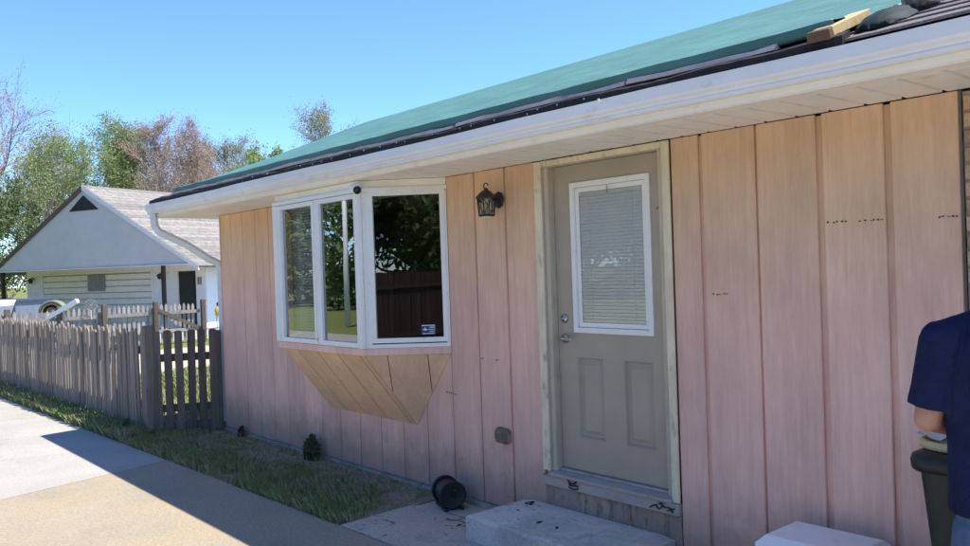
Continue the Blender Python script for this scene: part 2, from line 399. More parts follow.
gut = MB(); kp = [(-.579, 2.648), (-.579, 2.540), (-.618, 2.538), (-.626, 2.545), (-.628, 2.556), (-.624, 2.563), (-.628, 2.571), (-.642, 2.582), (-.648, 2.594), (-.650, 2.650), (-.640, 2.652), (-.640, 2.600), (-.632, 2.590), (-.618, 2.576), (-.614, 2.552), (-.586, 2.551), (-.586, 2.648)]
ring = []
for i in range(24):
    xx = XE0 - .0 + (XE1 - XE0) * i / 23; dz = .004 * math.sin(xx * 1.7) + .002 * math.sin(xx * 5.1)
    ring.append([(xx, y, z + dz) for y, z in kp])
gutter = gut.loft(ring).build('gutter', M['gutter'], house)
MB().prism([(XE0 - .004, y, z) for y, z in kp[:10]] , (.004, 0, 0)).build('gutter_end_cap', M['gutter'], gutter)
MB().box(1.04, 1.05, -.656, -.650, 2.640, 2.658).build('clip', M['vinyl'], gutter)
MB().tube([(-5.80, -.61, 2.54), (-5.80, -.61, 2.50), (-5.80, -.60, 2.40), (-5.78, -.56, 2.33), (-5.66, -.30, 2.18), (-5.56, -.07, 2.00), (-5.52, .02, 1.95), (-5.50, .04, 1.86), (-5.50, .04, .1)], [.046] * 9, 4).build('downspout', M['gutter'], house, False)

# ---- roof
SL = .39; RY = 2.45; EYR = -.60; EZ = 2.672
rz = lambda y: EZ + SL * (y - EYR)
SH = Mat('dark_shingle', (.15, .13, .13), .95, .15); SH.vary(SH.rand(), .8, 1.25, 0, 1); SH.vary(SH.noise(90, 5, .8), .55, 1.5); SH.bump(SH.noise(150, 4, .8), .6, .004); M['shingle'] = SH.m
M['felt'] = plain('black_underlay', (.02, .019, .022), .75, .25, n1=14, amt=.3, bump=.5, dirt=(.10, .08, .08), dirt_amt=.5, dirt_lo=.58)
M['lath'] = plain('pink_brown_lath', (.74, .52, .43), .85, .2, n1=9, amt=.25, bump=.4, dirt=(.12, .08, .08), dirt_amt=.7, dirt_lo=.58, stretch=(.35, 1, 1))
roof = MB().prism([(XE0 + .02, EYR + .02, rz(EYR) - .045), (XE0 + .02, RY, rz(RY) - .045), (XE0 + .02, 2*RY - EYR, rz(EYR) - .045), (XE0 + .02, 2*RY-EYR, rz(EYR) - .01), (XE0 + .02, RY, rz(RY) - .01), (XE0 + .02, EYR + .02, rz(EYR) - .01)], (XE1 - XE0, 0, 0)).build('roof', M['shingle'], house)
ang = math.atan(SL)
def course(x0, x1, k):
    y0 = EYR + k * .142; t = .009
    mb = MB(); n = max(2, int((x1 - x0) / .4)); rings = []
    for i in range(n + 1):
        xx = x0 + (x1 - x0) * i / n; j = rnd.uniform(-.003, .004); l = rnd.uniform(0, .004)
        rings.append([(xx, y0 + j, rz(y0) + t + l), (xx, y0 + .16, rz(y0 + .16) + .001), (xx, y0 + .16, rz(y0 + .16) - .004), (xx, y0 + j, rz(y0) - .002)])
    mb.loft(rings); mb.build('shingle', M['shingle'], roof)
for k in range(21):
    course(XE0, 2.0, k)
    x = 2.003 - (.5 if k % 2 else 0)
    x0 = 2.003
    for w in ([.5] if k % 2 else []) + [1.0, 1.0, 1.3]:
        course(x0, min(x0 + w - .004, XE1), k); x0 += w
        if x0 > 5: break
MB().prism([(XE0 - .015, EYR, rz(EYR) - .06), (XE0 - .015, RY, rz(RY) - .06), (XE0 - .015, RY, rz(RY) + .012), (XE0 - .015, EYR, rz(EYR) + .012)], (.03, 0, 0)).build('rake_board', M['lath'], house)
# gable triangle on the left end
MB().prism([(XL, .2, ZS + .02), (XL, 2*RY - .2, ZS + .02), (XL, RY, rz(RY) - .1)], (.1, 0, 0)).build('gable', M['siding'], house)
# black underlay hanging over the shingle ends along the eave, and the lath that holds the sheet down
ul = []
for i in range(140):
    xx = -5.9 + 8.25 * i / 139; w = .006 * math.sin(xx * 3.1) + .005 * math.sin(xx * 7.7 + 1) + rnd.uniform(-.003, .003)
    ul.append([(xx, EYR - .020 + w * .4, 2.650 + w * .3), (xx, EYR - .022 + w * .5, 2.690 + w), (xx, EYR + .05, 2.722 + w), (xx, EYR + .05, 2.70), (xx, EYR, 2.65)])
MB().loft(ul).build('underlay', M['felt'], roof)
def lath(x0, x1, dy=0, dz=0):
    n = max(3, int((x1 - x0) / .12)); rings = []
    for i in range(n + 1):
        xx = x0 + (x1 - x0) * i / n; w = .004 * math.sin(xx * 2.3 + dy * 90) + rnd.uniform(-.0025, .0025)
        y = EYR + .022 + dy; z = 2.712 + w + dz; h = .026 + rnd.uniform(-.006, .004)
        rings.append([(xx, y, z), (xx, y + .012, z + h), (xx, y + .05, z + h + .012), (xx, y + .045, z)])
    MB().loft(rings).build('lath', M['lath'], roof)
for a, b, d, e in ((-5.7, -4.05, 0, 0), (-4.03, -2.2, .004, .003), (-2.18, -.3, 0, -.002), (-.27, 1.15, .005, .002), (1.17, 2.02, .0, .003)): lath(a, b, d, e)
for i in range(22):                                # pale nail heads along the underlay
    xx = -3.4 + i * .21 + rnd.uniform(-.10, .10)
    MB().lathe((xx, EYR - .022, 2.680 + rnd.uniform(-.008, .008)), (0, -1, 0), [(.006, 0), (.006, .003)], 8).build('nail_head', M['metal'], roof)

# ---- bay window
bay = thing('tmp', None, None); bpy.data.objects.remove(bay)
BX0, BX1, BY, BZ0, BZ1 = -2.99, -1.60, -.50, 1.19, 2.42
WX0, WX1 = -3.47, -1.12
head = MB().prism([(WX0, .0, BZ1), (BX0, BY, BZ1), (BX1, BY, BZ1), (WX1, .0, BZ1)], (0, 0, ZS - BZ1 - .003))
bay = head.build('bay_window', M['soffit'], house)
# head trim ledge
MB().prism([(WX0 - .01, -.003, BZ1 - .012), (BX0 - .012, BY - .022, BZ1 - .012), (BX1 + .012, BY - .022, BZ1 - .012), (WX1 + .012, -.003, BZ1 - .012)], (0, 0, .03)).build('head_trim', M['vinyl'], bay)
MB().prism([(WX0 - .006, -.004, BZ0 - .055), (BX0 - .006, BY - .012, BZ0 - .055), (BX1 + .006, BY - .012, BZ0 - .055), (WX1 + .006, -.004, BZ0 - .055)], (0, 0, .053)).build('sill_board', M['siding'], bay)
def frame(P, ux, n, w, z0, z1, fw_, d0, d1, name, mat, parent):
    """rectangular frame of four mitred bars: P base point, ux unit along, n outward, width w"""
    P = Vector(P); ux = Vector(ux); n = Vector(n); mb = MB()
    def bar(a0, a1, b0, b1):
        pts = [P + ux*a + n*d + Vector((0, 0, z - P.z)) for d in (d0, d1) for a, z in ((a0, b0), (a1, b0), (a1, b1), (a0, b1))]
        mb.add(pts, [(0,1,2,3), (4,5,6,7), (0,1,5,4), (1,2,6,5), (2,3,7,6), (3,0,4,7)])
    bar(0, fw_, z0, z1); bar(w - fw_, w, z0, z1); bar(fw_, w - fw_, z0, z0 + fw_); bar(fw_, w - fw_, z1 - fw_, z1)
    return mb.build(name, mat, parent)
def pane(P, ux, n, w, z0, z1, d, parent, name='pane', mat='glass'):
    P = Vector(P); ux = Vector(ux); n = Vector(n); mb = MB()
    pts = [P + ux*a + n*d + Vector((0, 0, z - P.z)) for a, z in ((0, z0), (w, z0), (w, z1), (0, z1))]
    mb.add(pts, [(0, 1, 2, 3)]); return mb.build(name, M[mat], parent)
zt = BZ1 - .014
F = ((BX0, BY, BZ0), (1, 0, 0), (0, -1, 0))
frame(*F, BX1 - BX0, BZ0, zt, .020, -.05, .004, 'frame', M['vinyl'], bay)
MB().box(BX0 + .0205, -2.9125, BY - .003, BY + .05, BZ0 + .0205, zt - .0205).build('stile', M['vinyl'], bay)
MB().box(-2.2845, -2.2305, BY - .006, BY + .05, BZ0 + .0205, zt - .0205).build('mullion', M['vinyl'], bay)
for x0, x1 in ((-2.912, -2.285), (-2.230, BX1 - .021)):
    frame((x0, BY, BZ0), F[1], F[2], x1 - x0, BZ0 + .008, zt - .006, .034, -.035, .014 if x0 < -2.5 else .010, 'sash', M['vinyl'], bay)
    pane((x0 + .030, BY, BZ0), F[1], F[2], x1 - x0 - .060, BZ0 + .035, zt - .033, -.012, bay)
MB().box(-2.30, -2.27, BY - .02, BY - .014, BZ0 + .041, BZ0 + .055).build('sash_lock', M['metal'], bay)
d_ = Vector((WX1 - BX1, 0 - BY, 0)); Ls = d_.length; d_.normalize(); n_ = Vector((d_.y, -d_.x, 0))
Pr = Vector((BX1, BY, BZ0))
frame(Pr, d_, n_, Ls, BZ0, zt, .030, -.05, .006, 'frame', M['vinyl'], bay)
frame(Pr + d_*.033, d_, n_, .046, BZ0 + .0305, zt - .0305, .0225, -.05, .004, 'stile', M['vinyl'], bay)
frame(Pr + d_*.080, d_, n_, .596, BZ0 + .040, zt + .004, .036, -.035, .014, 'sash', M['vinyl'], bay)
pane(Pr + d_*.112, d_, n_, .532, BZ0 + .072, zt - .028, -.012, bay)
d2 = Vector((-(BX0 - WX0), 0 - BY, 0)); d2.normalize(); n2 = Vector((-d2.y, d2.x, 0)); Pl = Vector((BX0, BY, BZ0))
frame(Pl, d2, n2, Ls, BZ0, zt, .030, -.05, .006, 'frame', M['vinyl'], bay)
frame(Pl + d2*.033, d2, n2, .046, BZ0 + .0305, zt - .0305, .0225, -.05, .004, 'stile', M['vinyl'], bay)
frame(Pl + d2*.080, d2, n2, .596, BZ0 + .040, zt + .004, .036, -.035, .014, 'sash', M['vinyl'], bay)
pane(Pl + d2*.112, d2, n2, .532, BZ0 + .072, zt - .028, -.012, bay)
for px_, s_ in ((BX1, 1), (BX0, -1)):
    MB().lathe((px_ + .004 * s_, BY + .003, BZ0 + .001), (0, 0, 1), [(.030, 0), (.030, zt - BZ0 - .002)], 8).build('corner_post', M['vinyl'], bay)
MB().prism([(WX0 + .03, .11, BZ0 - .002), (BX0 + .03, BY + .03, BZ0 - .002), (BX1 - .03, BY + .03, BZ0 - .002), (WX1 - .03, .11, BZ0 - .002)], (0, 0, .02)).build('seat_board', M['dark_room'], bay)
# venetian blind inside the left light
bl = MB()
for i in range(44):
    z = 1.27 + i * .0245
    bl.add([(-2.93, -.395, z), (-2.47, -.395, z), (-2.47, -.378, z + .019), (-2.93, -.378, z + .019)], [(0, 1, 2, 3)])
o = bl.build('blind_slats', plain('blind_plastic', (.85, .85, .80), .5, .3, amt=.03, bump=0), bay); o['kind'] = 'stuff'
MB().box(-2.94, -2.46, -.41, -.36, 2.345, 2.385).build('blind_head', M['vinyl'], bay)
# sloping skirt of planks below the bay
SY, SZ0, SZ1 = BY + .02, .525, BZ0 - .058
def plank_slope(x0, x1):
    nrm = Vector((0, -(SZ1 - SZ0), -(-SY))).normalized() * -.012
    return MB().prism([(x0, SY, SZ1), (x1, SY, SZ1), (x1, -.004, SZ0), (x0, -.004, SZ0)], (0, .012, .010)).build('plank', M['siding_tan'], bay)
edges = [BX0 + .02, -2.70, -2.37, -2.03, -1.69, BX1 - .004]
for a, b in zip(edges[:-1], edges[1:]): plank_slope(a + .008, b - .008)
def side_tri(sgn, xf, xw):
    A = Vector((xf, SY, SZ1)); B = Vector((xw, -.004, SZ1)); C = Vector((xf, -.004, SZ0)); AB = B - A
    tc = (C - A).dot(AB) / AB.dot(AB); dn = C - A.lerp(B, tc)
    def low(t): return A.lerp(B, t) + dn * (t / tc if t < tc else (1 - t) / (1 - tc))
    cuts = [0, .26, .73, 1.0]
    for a, b in zip(cuts[:-1], cuts[1:]):
        a2, b2 = a + (.005 if a else 0), b - (.005 if b < 1 else 0)
        poly = [A.lerp(B, a2), A.lerp(B, b2)] + ([low(b2)] if b2 < .999 else []) + ([C] if a2 < tc < b2 else []) + ([low(a2)] if a2 > .001 else [])
        MB().prism(poly, Vector((-sgn * .010, .010, .006))).build('plank', M['siding_tan'], bay)
MB().prism([(BX0 + .05, SY + .05, SZ1 - .014), (BX1 - .03, SY + .05, SZ1 - .014), (BX1 - .03, -.003, SZ0 + .06), (BX0 + .05, -.003, SZ0 + .06)], (0, .001, .012)).build('skirt_backing', M['oldwood'], bay)
side_tri(1, BX1, WX1 - .004); side_tri(-1, BX0 + .02, WX0 + .004)
MB().prism([(WX0 + .02, -.002, SZ1 - .012), (BX0 + .03, SY + .02, SZ1 - .012), (BX1 - .02, SY + .02, SZ1 - .012), (WX1 - .02, -.002, SZ1 - .012)], (0, 0, .012)).build('soffit_board', M['siding_tan'], bay)
# alarm-company sticker inside the angled light
st = plain('navy_print', (.02, .04, .12), .4, .4, amt=.05, bump=0); sw = plain('white_print', (.6, .65, .7), .4, .4, amt=.03, bump=0)
def on_side(a, z, off): return Pr + d_*a + n_*off + Vector((0, 0, z - Pr.z))
def side_quad(a0, a1, z0, z1, off, name, mat, parent, poly=None):
    pts = [on_side(a, z, off) for a, z in (poly or ((a0, z0), (a1, z0), (a1, z1), (a0, z1)))]
    return MB().add(pts, [tuple(range(len(pts)))]).build(name, mat, parent)
sk = side_quad(.462, .575, 1.285, 1.365, -.010, 'sticker', st, bay)
sk_parts = MB()
for (a0, a1, z0, z1) in ((.468, .57, 1.352, 1.360), (.525, .57, 1.338, 1.345), (.518, .57, 1.322, 1.328), (.525, .566, 1.306, 1.312), (.47, .566, 1.291, 1.297)):
    sk_parts.add([on_side(a, z, -.0085) for a, z in ((a0, z0), (a1, z0), (a1, z1), (a0, z1))], [(0, 1, 2, 3)])
sk_parts.add([on_side(a, z, -.0085) for a, z in ((.470, 1.325), (.490, 1.315), (.515, 1.322), (.498, 1.334), (.492, 1.345), (.486, 1.332))], [(0, 1, 2, 3, 4, 5)])
for n__ in ('sticker_print',): sk_parts.build(n__, sw, bay)

# ---- door with frame, sill and worn wooden riser
DX0, DX1, DZ0, DZ1, DY = 0.0, .905, .425, 2.445, .05
df = MB().box(-.062, -.004, -.004, .11, DZ0 - .02, 2.497).box(DX1 + .004, DX1 + .05, .002, .11, DZ0 - .02, 2.497).box(-.004, DX1 + .004, .002, .11, DZ1 + .003, 2.497).build('door_frame', plain('grimy_jamb_paint', (.52, .46, .34), .65, .25, n1=6, amt=.15, dirt=(.2, .16, .11), dirt_amt=.5, stretch=(1, 1, .4)), house)
def casing(x0, x1, z0, z1):
    MB().box(x0, x1, -.022, -.0045, z0, z1, .004).build('casing', M['cream'], df)
casing(-.124, -.055, .398, 2.492); casing(DX1 + .046, 1.004, .375, 2.492); casing(-.053, DX1 + .044, DZ1 + .008, 2.492)
MB().box(-.053, -.043, -.012, -.0045, DZ0, DZ1).build('stop', M['door'], df)
door = MB()
gx0, gx1, gz0, gz1 = .165, .80, 1.352, 2.314
door.box(DX0, gx0, DY, DY + .045, DZ0, DZ1); door.box(gx1, DX1, DY, DY + .045, DZ0, DZ1)
door.box(gx0, gx1, DY, DY + .045, gz1, DZ1)
# lower part with two recessed raised panels
pxs = [(.165, .400), (.560, .800)]; pz0, pz1 = .640, 1.185
door.box(gx0, gx1, DY, DY + .045, DZ0, pz0); door.box(gx0, gx1, DY, DY + .045, pz1, gz0); door.box(.400, .560, DY, DY + .045, pz0, pz1)
door = door.build('door', M['door'], house)
for a, b in pxs:
    mb = MB(); R_ = lambda i, y: [(a + i, y, pz0 + i), (b - i, y, pz0 + i), (b - i, y, pz1 - i), (a + i, y, pz1 - i)]
    mb.loft([R_(0, DY + .04), R_(0, DY), R_(.010, DY - .004), R_(.020, DY + .016), R_(.032, DY + .016), R_(.058, DY + .002)]); mb.build('panel', M['door'], door)
frame((gx0 - .012, DY, 0), (1, 0, 0), (0, -1, 0), gx1 - gx0 + .024, gz0 - .012, gz1 + .012, .034, -.02, .012, 'window_frame', M['vinyl'], door)
frame((gx0 + .024, DY, 0), (1, 0, 0), (0, -1, 0), gx1 - gx0 - .048, gz0 + .024, gz1 - .024, .03, -.03, -.004, 'window_bead', M['vinyl'], door)
pane((gx0 + .03, DY, 0), (1, 0, 0), (0, -1, 0), gx1 - gx0 - .06, gz0 + .03, gz1 - .03, -.008, door, 'pane', 'glass_door')
bl = MB(); z = gz0 + .055; k = 0
while z < gz1 - .075:
    bl.add([(gx0 + .055, DY + .016, z), (gx1 - .055, DY + .016, z), (gx1 - .055, DY + .011, z + .0205), (gx0 + .055, DY + .011, z + .0205)], [(0, 1, 2, 3)]); z += .0222
o = bl.build('blind_slats', plain('door_blind', (.90, .90, .86), .5, .3, amt=.03, bump=0), door); o['kind'] = 'stuff'
MB().box(gx0 + .05, gx1 - .05, DY + .010, DY + .028, gz1 - .078, gz1 - .056).build('blind_head', M['vinyl'], door)
MB().box(.478, .484, DY - .016, DY - .012, gz1 - .078, gz1 - .03).build('blind_clip', M['metal'], door)
MB().box(gx0 + .02, gx1 - .02, DY + .032, DY + .04, gz0 + .01, gz1 - .01).build('blind_backing', M['vinyl'], door)
for cx in (gx0 + .14, gx1 - .14): MB().tube([(cx, DY + .013, gz0 + .06), (cx, DY + .013, gz1 - .08)], .0012, 4).build('blind_cord', M['vinyl'], door)
hd = MB().lathe((.062, DY, 1.295), (0, -1, 0), [(.031, 0), (.033, .004), (.028, .012), (.012, .016), (.012, .045)], 20).build('handle', M['metal'], door, True)
MB().tube([(.062, DY - .047, 1.295), (.075, DY - .050, 1.297), (.12, DY - .050, 1.299), (.165, DY - .046, 1.295), (.172, DY - .044, 1.292)], [.010, .0105, .009, .008, .004], 10).build('lever', M['metal'], door, True)
MB().lathe((.062, DY, 1.43), (0, -1, 0), [(.030, 0), (.031, .006), (.024, .014), (.010, .015), (.010, .018)], 20).build('deadbolt', M['metal'], door, True)
MB().box(.056, .068, DY - .026, DY - .0145, 1.427, 1.433).build('deadbolt_slot', M['metal'], door)
MB().lathe((.86, DY, 2.11), (0, -1, 0), [(.008, 0), (.007, .003)], 8).build('screw', M['metal'], door)
sill = MB().prism([(-.062, .06, .424), (-.062, -.035, .392), (-.062, -.035, .372), (-.062, .06, .372)], (1.02, 0, 0)).build('sill', M['alu'], house)
MB().box(-.05, .945, .018, .028, .412, .424).build('sill_ridge', M['alu'], sill)
MB().box(-.126, 1.0, -.024, .02, .300, .3705, .004).build('sill_board', plain('grey_sill_paint', (.42, .36, .32), .8, .2, n1=7, amt=.15, bump=.3, dirt=(.15, .10, .07), dirt_amt=.6, dirt_lo=.56, stretch=(.4, 1, 1)), sill)
for a, b in ((-.124, .235), (.239, .615), (.619, 1.0)): MB().box(a, b, .0, .03, .05, .298, .003).build('riser_board', M['oldwood'], sill)
def squiggle(pts, nm='wire_hook'):
    MB().tube([(x, -.028 - .004 * (i % 2), z) for i, (x, z) in enumerate(pts)], .0045, 5).build(nm, M['iron'], sill)
squiggle([(.11, .372), (.13, .352), (.16, .348), (.185, .366), (.20, .372)]); squiggle([(.12, .345), (.15, .335), (.20, .340), (.205, .322), (.16, .312), (.125, .322), (.128, .338)]); squiggle([(.19, .362), (.165, .352), (.185, .340)])
squiggle([(.79, .318), (.815, .334), (.84, .342), (.855, .322), (.875, .33), (.885, .346), (.91, .338), (.93, .345), (.955, .336), (.975, .344)]); squiggle([(.86, .350), (.875, .362), (.885, .350)]); squiggle([(.92, .322), (.945, .334), (.962, .318)])

# wall vent box
v = MB(); vc = Vector((-.529, 0, .577)); 
oct_ = [(-.062, -.02), (-.045, -.052), (.045, -.058), (.062, -.03), (.062, .028), (.045, .05), (-.045, .055), (-.062, .03)]
v.loft([[(vc.x + a*k, y, vc.z + b*k) for a, b in oct_] for k, y in ((1, .004), (1, -.03), (.88, -.052), (.45, -.056))])
vent = v.build('wall_vent', plain('weathered_vent_plastic', (.20, .165, .115), .8, .2, n1=18, amt=.3, bump=.3, dirt=(.06, .055, .03), dirt_amt=.6), house)
MB().box(vc.x + .05, vc.x + .075, -.035, .0, vc.z - .045, vc.z + .04, .004).build('vent_flange', M['oldwood'], vent)
for i in range(3): MB().box(vc.x - .04, vc.x + .04, -.060, -.053, vc.z - .03 + i*.024, vc.z - .018 + i*.024).build('louver', vent.data.materials[0], vent)

# ------------------------------------------------------------------ lantern beside the door
lc = Vector((-.50, 0, 2.25))
lan = thing('wall_lantern', 'black coach lantern with seeded glass hung between window and door', 'lantern', (-.5, 0, 2.2))
MB().lathe((lc.x - .0, -.004, lc.z + .02), (0, -1, 0), [(.058, 0), (.062, .006), (.05, .016), (.02, .026)], 8).build('backplate', M['iron'], lan)
LXc, LYc = lc.x - .0, -.125
MB().tube([(lc.x, -.02, lc.z + .03), (lc.x, -.06, lc.z + .02), (LXc, LYc + .02, lc.z + .05), (LXc, LYc, lc.z + .09)], .008, 8).build('arm', M['iron'], lan, True)
hookp = [(LXc + .022 * math.cos(t), LYc, lc.z + .115 + .022 * math.sin(t)) for t in [math.pi * (1.55 - 1.5 * i / 10) for i in range(11)]]
MB().tube(hookp, .0045, 6).build('hook', M['iron'], lan, True)
MB().lathe((LXc, LYc, lc.z), (0, 0, 1), [(.075, .028), (.077, .036), (.062, .052), (.035, .078), (.018, .088), (.012, .100), (.004, .104)], 6).build('cap', M['iron'], lan)
hx = lambda r, z, k: (LXc + r * math.cos(math.pi * k / 3), LYc + r * math.sin(math.pi * k / 3), z)
zb, zt_ = lc.z - .085, lc.z + .03
lg = glass_mat('lantern_glass', (.8, .82, .78))
body = MB()
for k in range(6):
    body.tube([hx(.055, zb, k), hx(.066, zt_, k)], .0045, 5)
    body.tube([hx(.055, zb, k), hx(.0605, lc.z - .03, k + .5), hx(.066, zt_, k)], .003, 4); body.tube([hx(.055, zb, k + 1), hx(.0605, lc.z - .03, k + .5), hx(.066, zt_, k + 1)], .003, 4)
cage = body.build('cage', M['iron'], lan)
for k in range(6): MB().add([hx(.052, zb, k), hx(.052, zb, k+1), hx(.062, zt_, k+1), hx(.062, zt_, k)], [(0, 1, 2, 3)]).build('pane', lg, cage)
MB().lathe((LXc, LYc, zb - .014), (0, 0, 1), [(.056, 0), (.062, .005), (.058, .014)], 6).build('base_ring', M['iron'], lan)
MB().lathe((LXc, LYc, zb - .026), (0, 0, 1), [(.012, 0), (.034, .006), (.038, .013)], 12).build('frosted_bowl', plain('frosted_white', (.75, .72, .68), .5, .3, amt=.02, bump=0), lan, True)
MB().lathe((LXc, LYc, zb), (0, 0, 1), [(.014, 0), (.014, .035), (.020, .05), (.016, .075), (.004, .085)], 10).build('bulb', plain('bulb_glass', (.6, .58, .5), .3, .4, amt=.02, bump=0), lan, True)

# security camera on the bay's corner
sc = Vector((BX1 + .035, BY - .035, 2.435))
seccam = thing('security_camera', 'small white security camera with black lens above the bay corner', 'camera', tuple(sc))
MB().lathe(sc + Vector((0, .03, .03)), (0, -.3, -1), [(.03, 0), (.03, .012), (.016, .018), (.014, .04)], 14).build('mount', M['vinyl'], seccam, True)
dl = Vector((.93, -.22, -.42)).normalized()
MB().lathe(sc - dl * .045, dl, [(.012, 0), (.034, .008), (.037, .03), (.037, .075), (.034, .08)], 18).build('housing', M['vinyl'], seccam, True)
MB().lathe(sc + dl * .033, dl, [(.033, 0), (.033, .012), (.028, .022), (.014, .030), (.004, .033)], 18).build('lens', plain('lens_black', (.01, .01, .012), .12, .5, bump=0), seccam, True)

# ------------------------------------------------------------------ step, reel, cooler, bin
step = MB()
def rough_block(x0, x1, y0, y1, z0, z1, n=14, j=.006, c=.02):
    mb = MB(); rings = []
    for i in range(n + 1):
        x = x0 + (x1 - x0) * i / n
        q = lambda: rnd.uniform(-j, j)
        e = .012 if i in (0, n) else 0
        rings.append([(x, y0 + e + q(), z0), (x, y1, z0), (x, y1, z1 - e), (x, y0 + c + e + q(), z1 - e + q() * .4), (x, y0 + c*.3 + e + q(), z1 - c * .4 - e), (x, y0 + e + q(), z1 - c - e)])
    return mb.loft(rings)
o = rough_block(-.335, .955, -.56, -.006, -.05, .163).build('concrete_step', M['conc_step'], None)
tag(o, 'low grey concrete step with dark flecks in front of the door', 'step')
reel = thing('hose_reel', 'small black reel lying against the wall where the grass ends', 'reel', (-1.05, -.12, 0))
ra = Vector((.93, -.36, 0)).normalized(); rc = Vector((-1.10, -.13, .115))
for k, s_ in ((0, 0), (1, .20)):
    MB().lathe(rc + ra * s_, ra, [(.03, -.004), (.098, -.004), (.106, .002), (.106, .014), (.098, .020), (.09, .014), (.03, .014)], 24).build('flange', M['black'], reel, True)
MB().lathe(rc, ra, [(.075, .01), (.088, .03), (.084, .06), (.090, .09), (.085, .12), (.089, .16), (.075, .20)], 18).build('drum', M['black'], reel, True)
rs = Vector((-ra.y, ra.x, 0))
for s_ in (-.06, .07): MB().tube([rc + ra * -.02 + rs * s_ + Vector((0, 0, -.10)), rc + ra * .235 + rs * s_ + Vector((0, 0, -.10))], .012, 8).build('foot', M['black'], reel, True)
MB().tube([rc + ra * .21, rc + ra * .25, rc + ra * .25 + Vector((0, 0, .05)), rc + ra * .29 + Vector((0, 0, .05))], .009, 8).build('crank', M['black'], reel, True)

cool = thing('cooler_box', 'white cooler with a closed lid standing on the pad against the pink wall', 'cooler', (2.0, -.2, 0))
wht = plain('white_polystyrene', (.90, .88, .84), .6, .3, n1=5, amt=.05, n2=120, bump=.2, dirt=(.45, .43, .40), dirt_amt=.3)
cx0, cx1, cy0, cy1 = 1.73, 2.24, -.40, -.035
cr = lambda i, z: [(cx0 + i, cy0 + i, z), (cx1 - i, cy0 + i, z), (cx1 - i, cy1 - i, z), (cx0 + i, cy1 - i, z)]
MB().loft([cr(.06, 0), cr(.045, .02), cr(.03, .36)]).build('tub', wht, cool)
MB().loft([cr(.012, .362), cr(.0, .368), cr(.0, .41), cr(.006, .416), cr(.035, .446), cr(.042, .449)]).build('lid', wht, cool)

binn = thing('wheelie_bin', 'dark green wheelie bin behind the person in navy shirt', 'bin', (2.80, -.31, 0))
M['bin'] = plain('dark_green_bin_plastic', (.016, .021, .018), .5, .4, n1=6, amt=.2, bump=.1)
def rrect(cx, cy, hx_, hy_, z, r=.05, n=4):
    pts = []
    for sx, sy, a0 in ((1, 1, 0), (-1, 1, 90), (-1, -1, 180), (1, -1, 270)):
        for i in range(n + 1):
            a = R(a0 + 90 * i / n); pts.append((cx + sx * (hx_ - r) + r * math.cos(a), cy + sy * (hy_ - r) + r * math.sin(a), z))
    return pts
bcx, bcy = 2.805, -.315
MB().loft([rrect(bcx, bcy, .165, .18, .03), rrect(bcx, bcy, .17, .185, .06), rrect(bcx, bcy, .245, .235, .925)]).build('body', M['bin'], binn, False)
MB().loft([rrect(bcx, bcy, .262, .252, .92, .06), rrect(bcx, bcy, .276, .262, .93, .07), rrect(bcx, bcy, .278, .264, .965, .07), rrect(bcx, bcy, .272, .258, .985, .07), rrect(bcx, bcy, .24, .22, .996, .07)]).build('lid', M['bin'], binn, True)
MB().tube([(bcx - .22, bcy + .24, .96), (bcx + .22, bcy + .24, .96)], .016, 8).build('handle', M['bin'], binn, True)
for s_ in (-.165, .165): MB().lathe((bcx + s_ - .02, bcy + .14, .10), (1, 0, 0), [(.03, 0), (.10, .002), (.10, .04), (.03, .042)], 20).build('wheel', M['black'], binn, True)
for s_ in (-.12, 0, .12): MB().prism([(bcx - .213, bcy + s_ - .01, .45), (bcx - .248, bcy + s_ - .01, .90), (bcx - .235, bcy + s_ - .01, .90), (bcx - .20, bcy + s_ - .01, .45)], (0, .02, 0)).build('rib', M['bin'], binn)
tub = thing('bucket_lid', 'cream round plastic bucket lid lying on the green bin', 'lid', (2.68, -.36, .99))
crm = plain('cream_plastic', (.62, .50, .27), .5, .35, n1=8, amt=.06, bump=.05)
MB().lathe((2.66, -.38, .998), (0, 0, 1), [(.135, 0), (.142, .004), (.142, .026), (.134, .034), (.125, .034), (.118, .024), (.05, .022)], 32).build('disc', crm, tub, True)
MB().lathe((2.66, -.38, 1.020), (0, 0, 1), [(.085, 0), (.088, .012), (.080, .018), (.06, .012)], 28).build('raised_ring', crm, tub, True)
pp = MB(); N = 8; gridv = []
for i in range(N + 1):
    for j in range(5):
        gridv.append((2.53 + .016 * i, -.50 + .035 * j + .004 * i, 1.045 + .012 * math.sin(i * .9 + j) + .008 * rnd.random()))
pp.add(gridv, [(i*5+j, (i+1)*5+j, (i+1)*5+j+1, i*5+j+1) for i in range(N) for j in range(4)])
o = pp.build('plastic_sheet', plain('thin_white_plastic', (.6, .63, .66), .4, .4, bump=0), None, True)
tag(o, 'crumpled thin white plastic sheet on the bucket lid', 'plastic sheet')

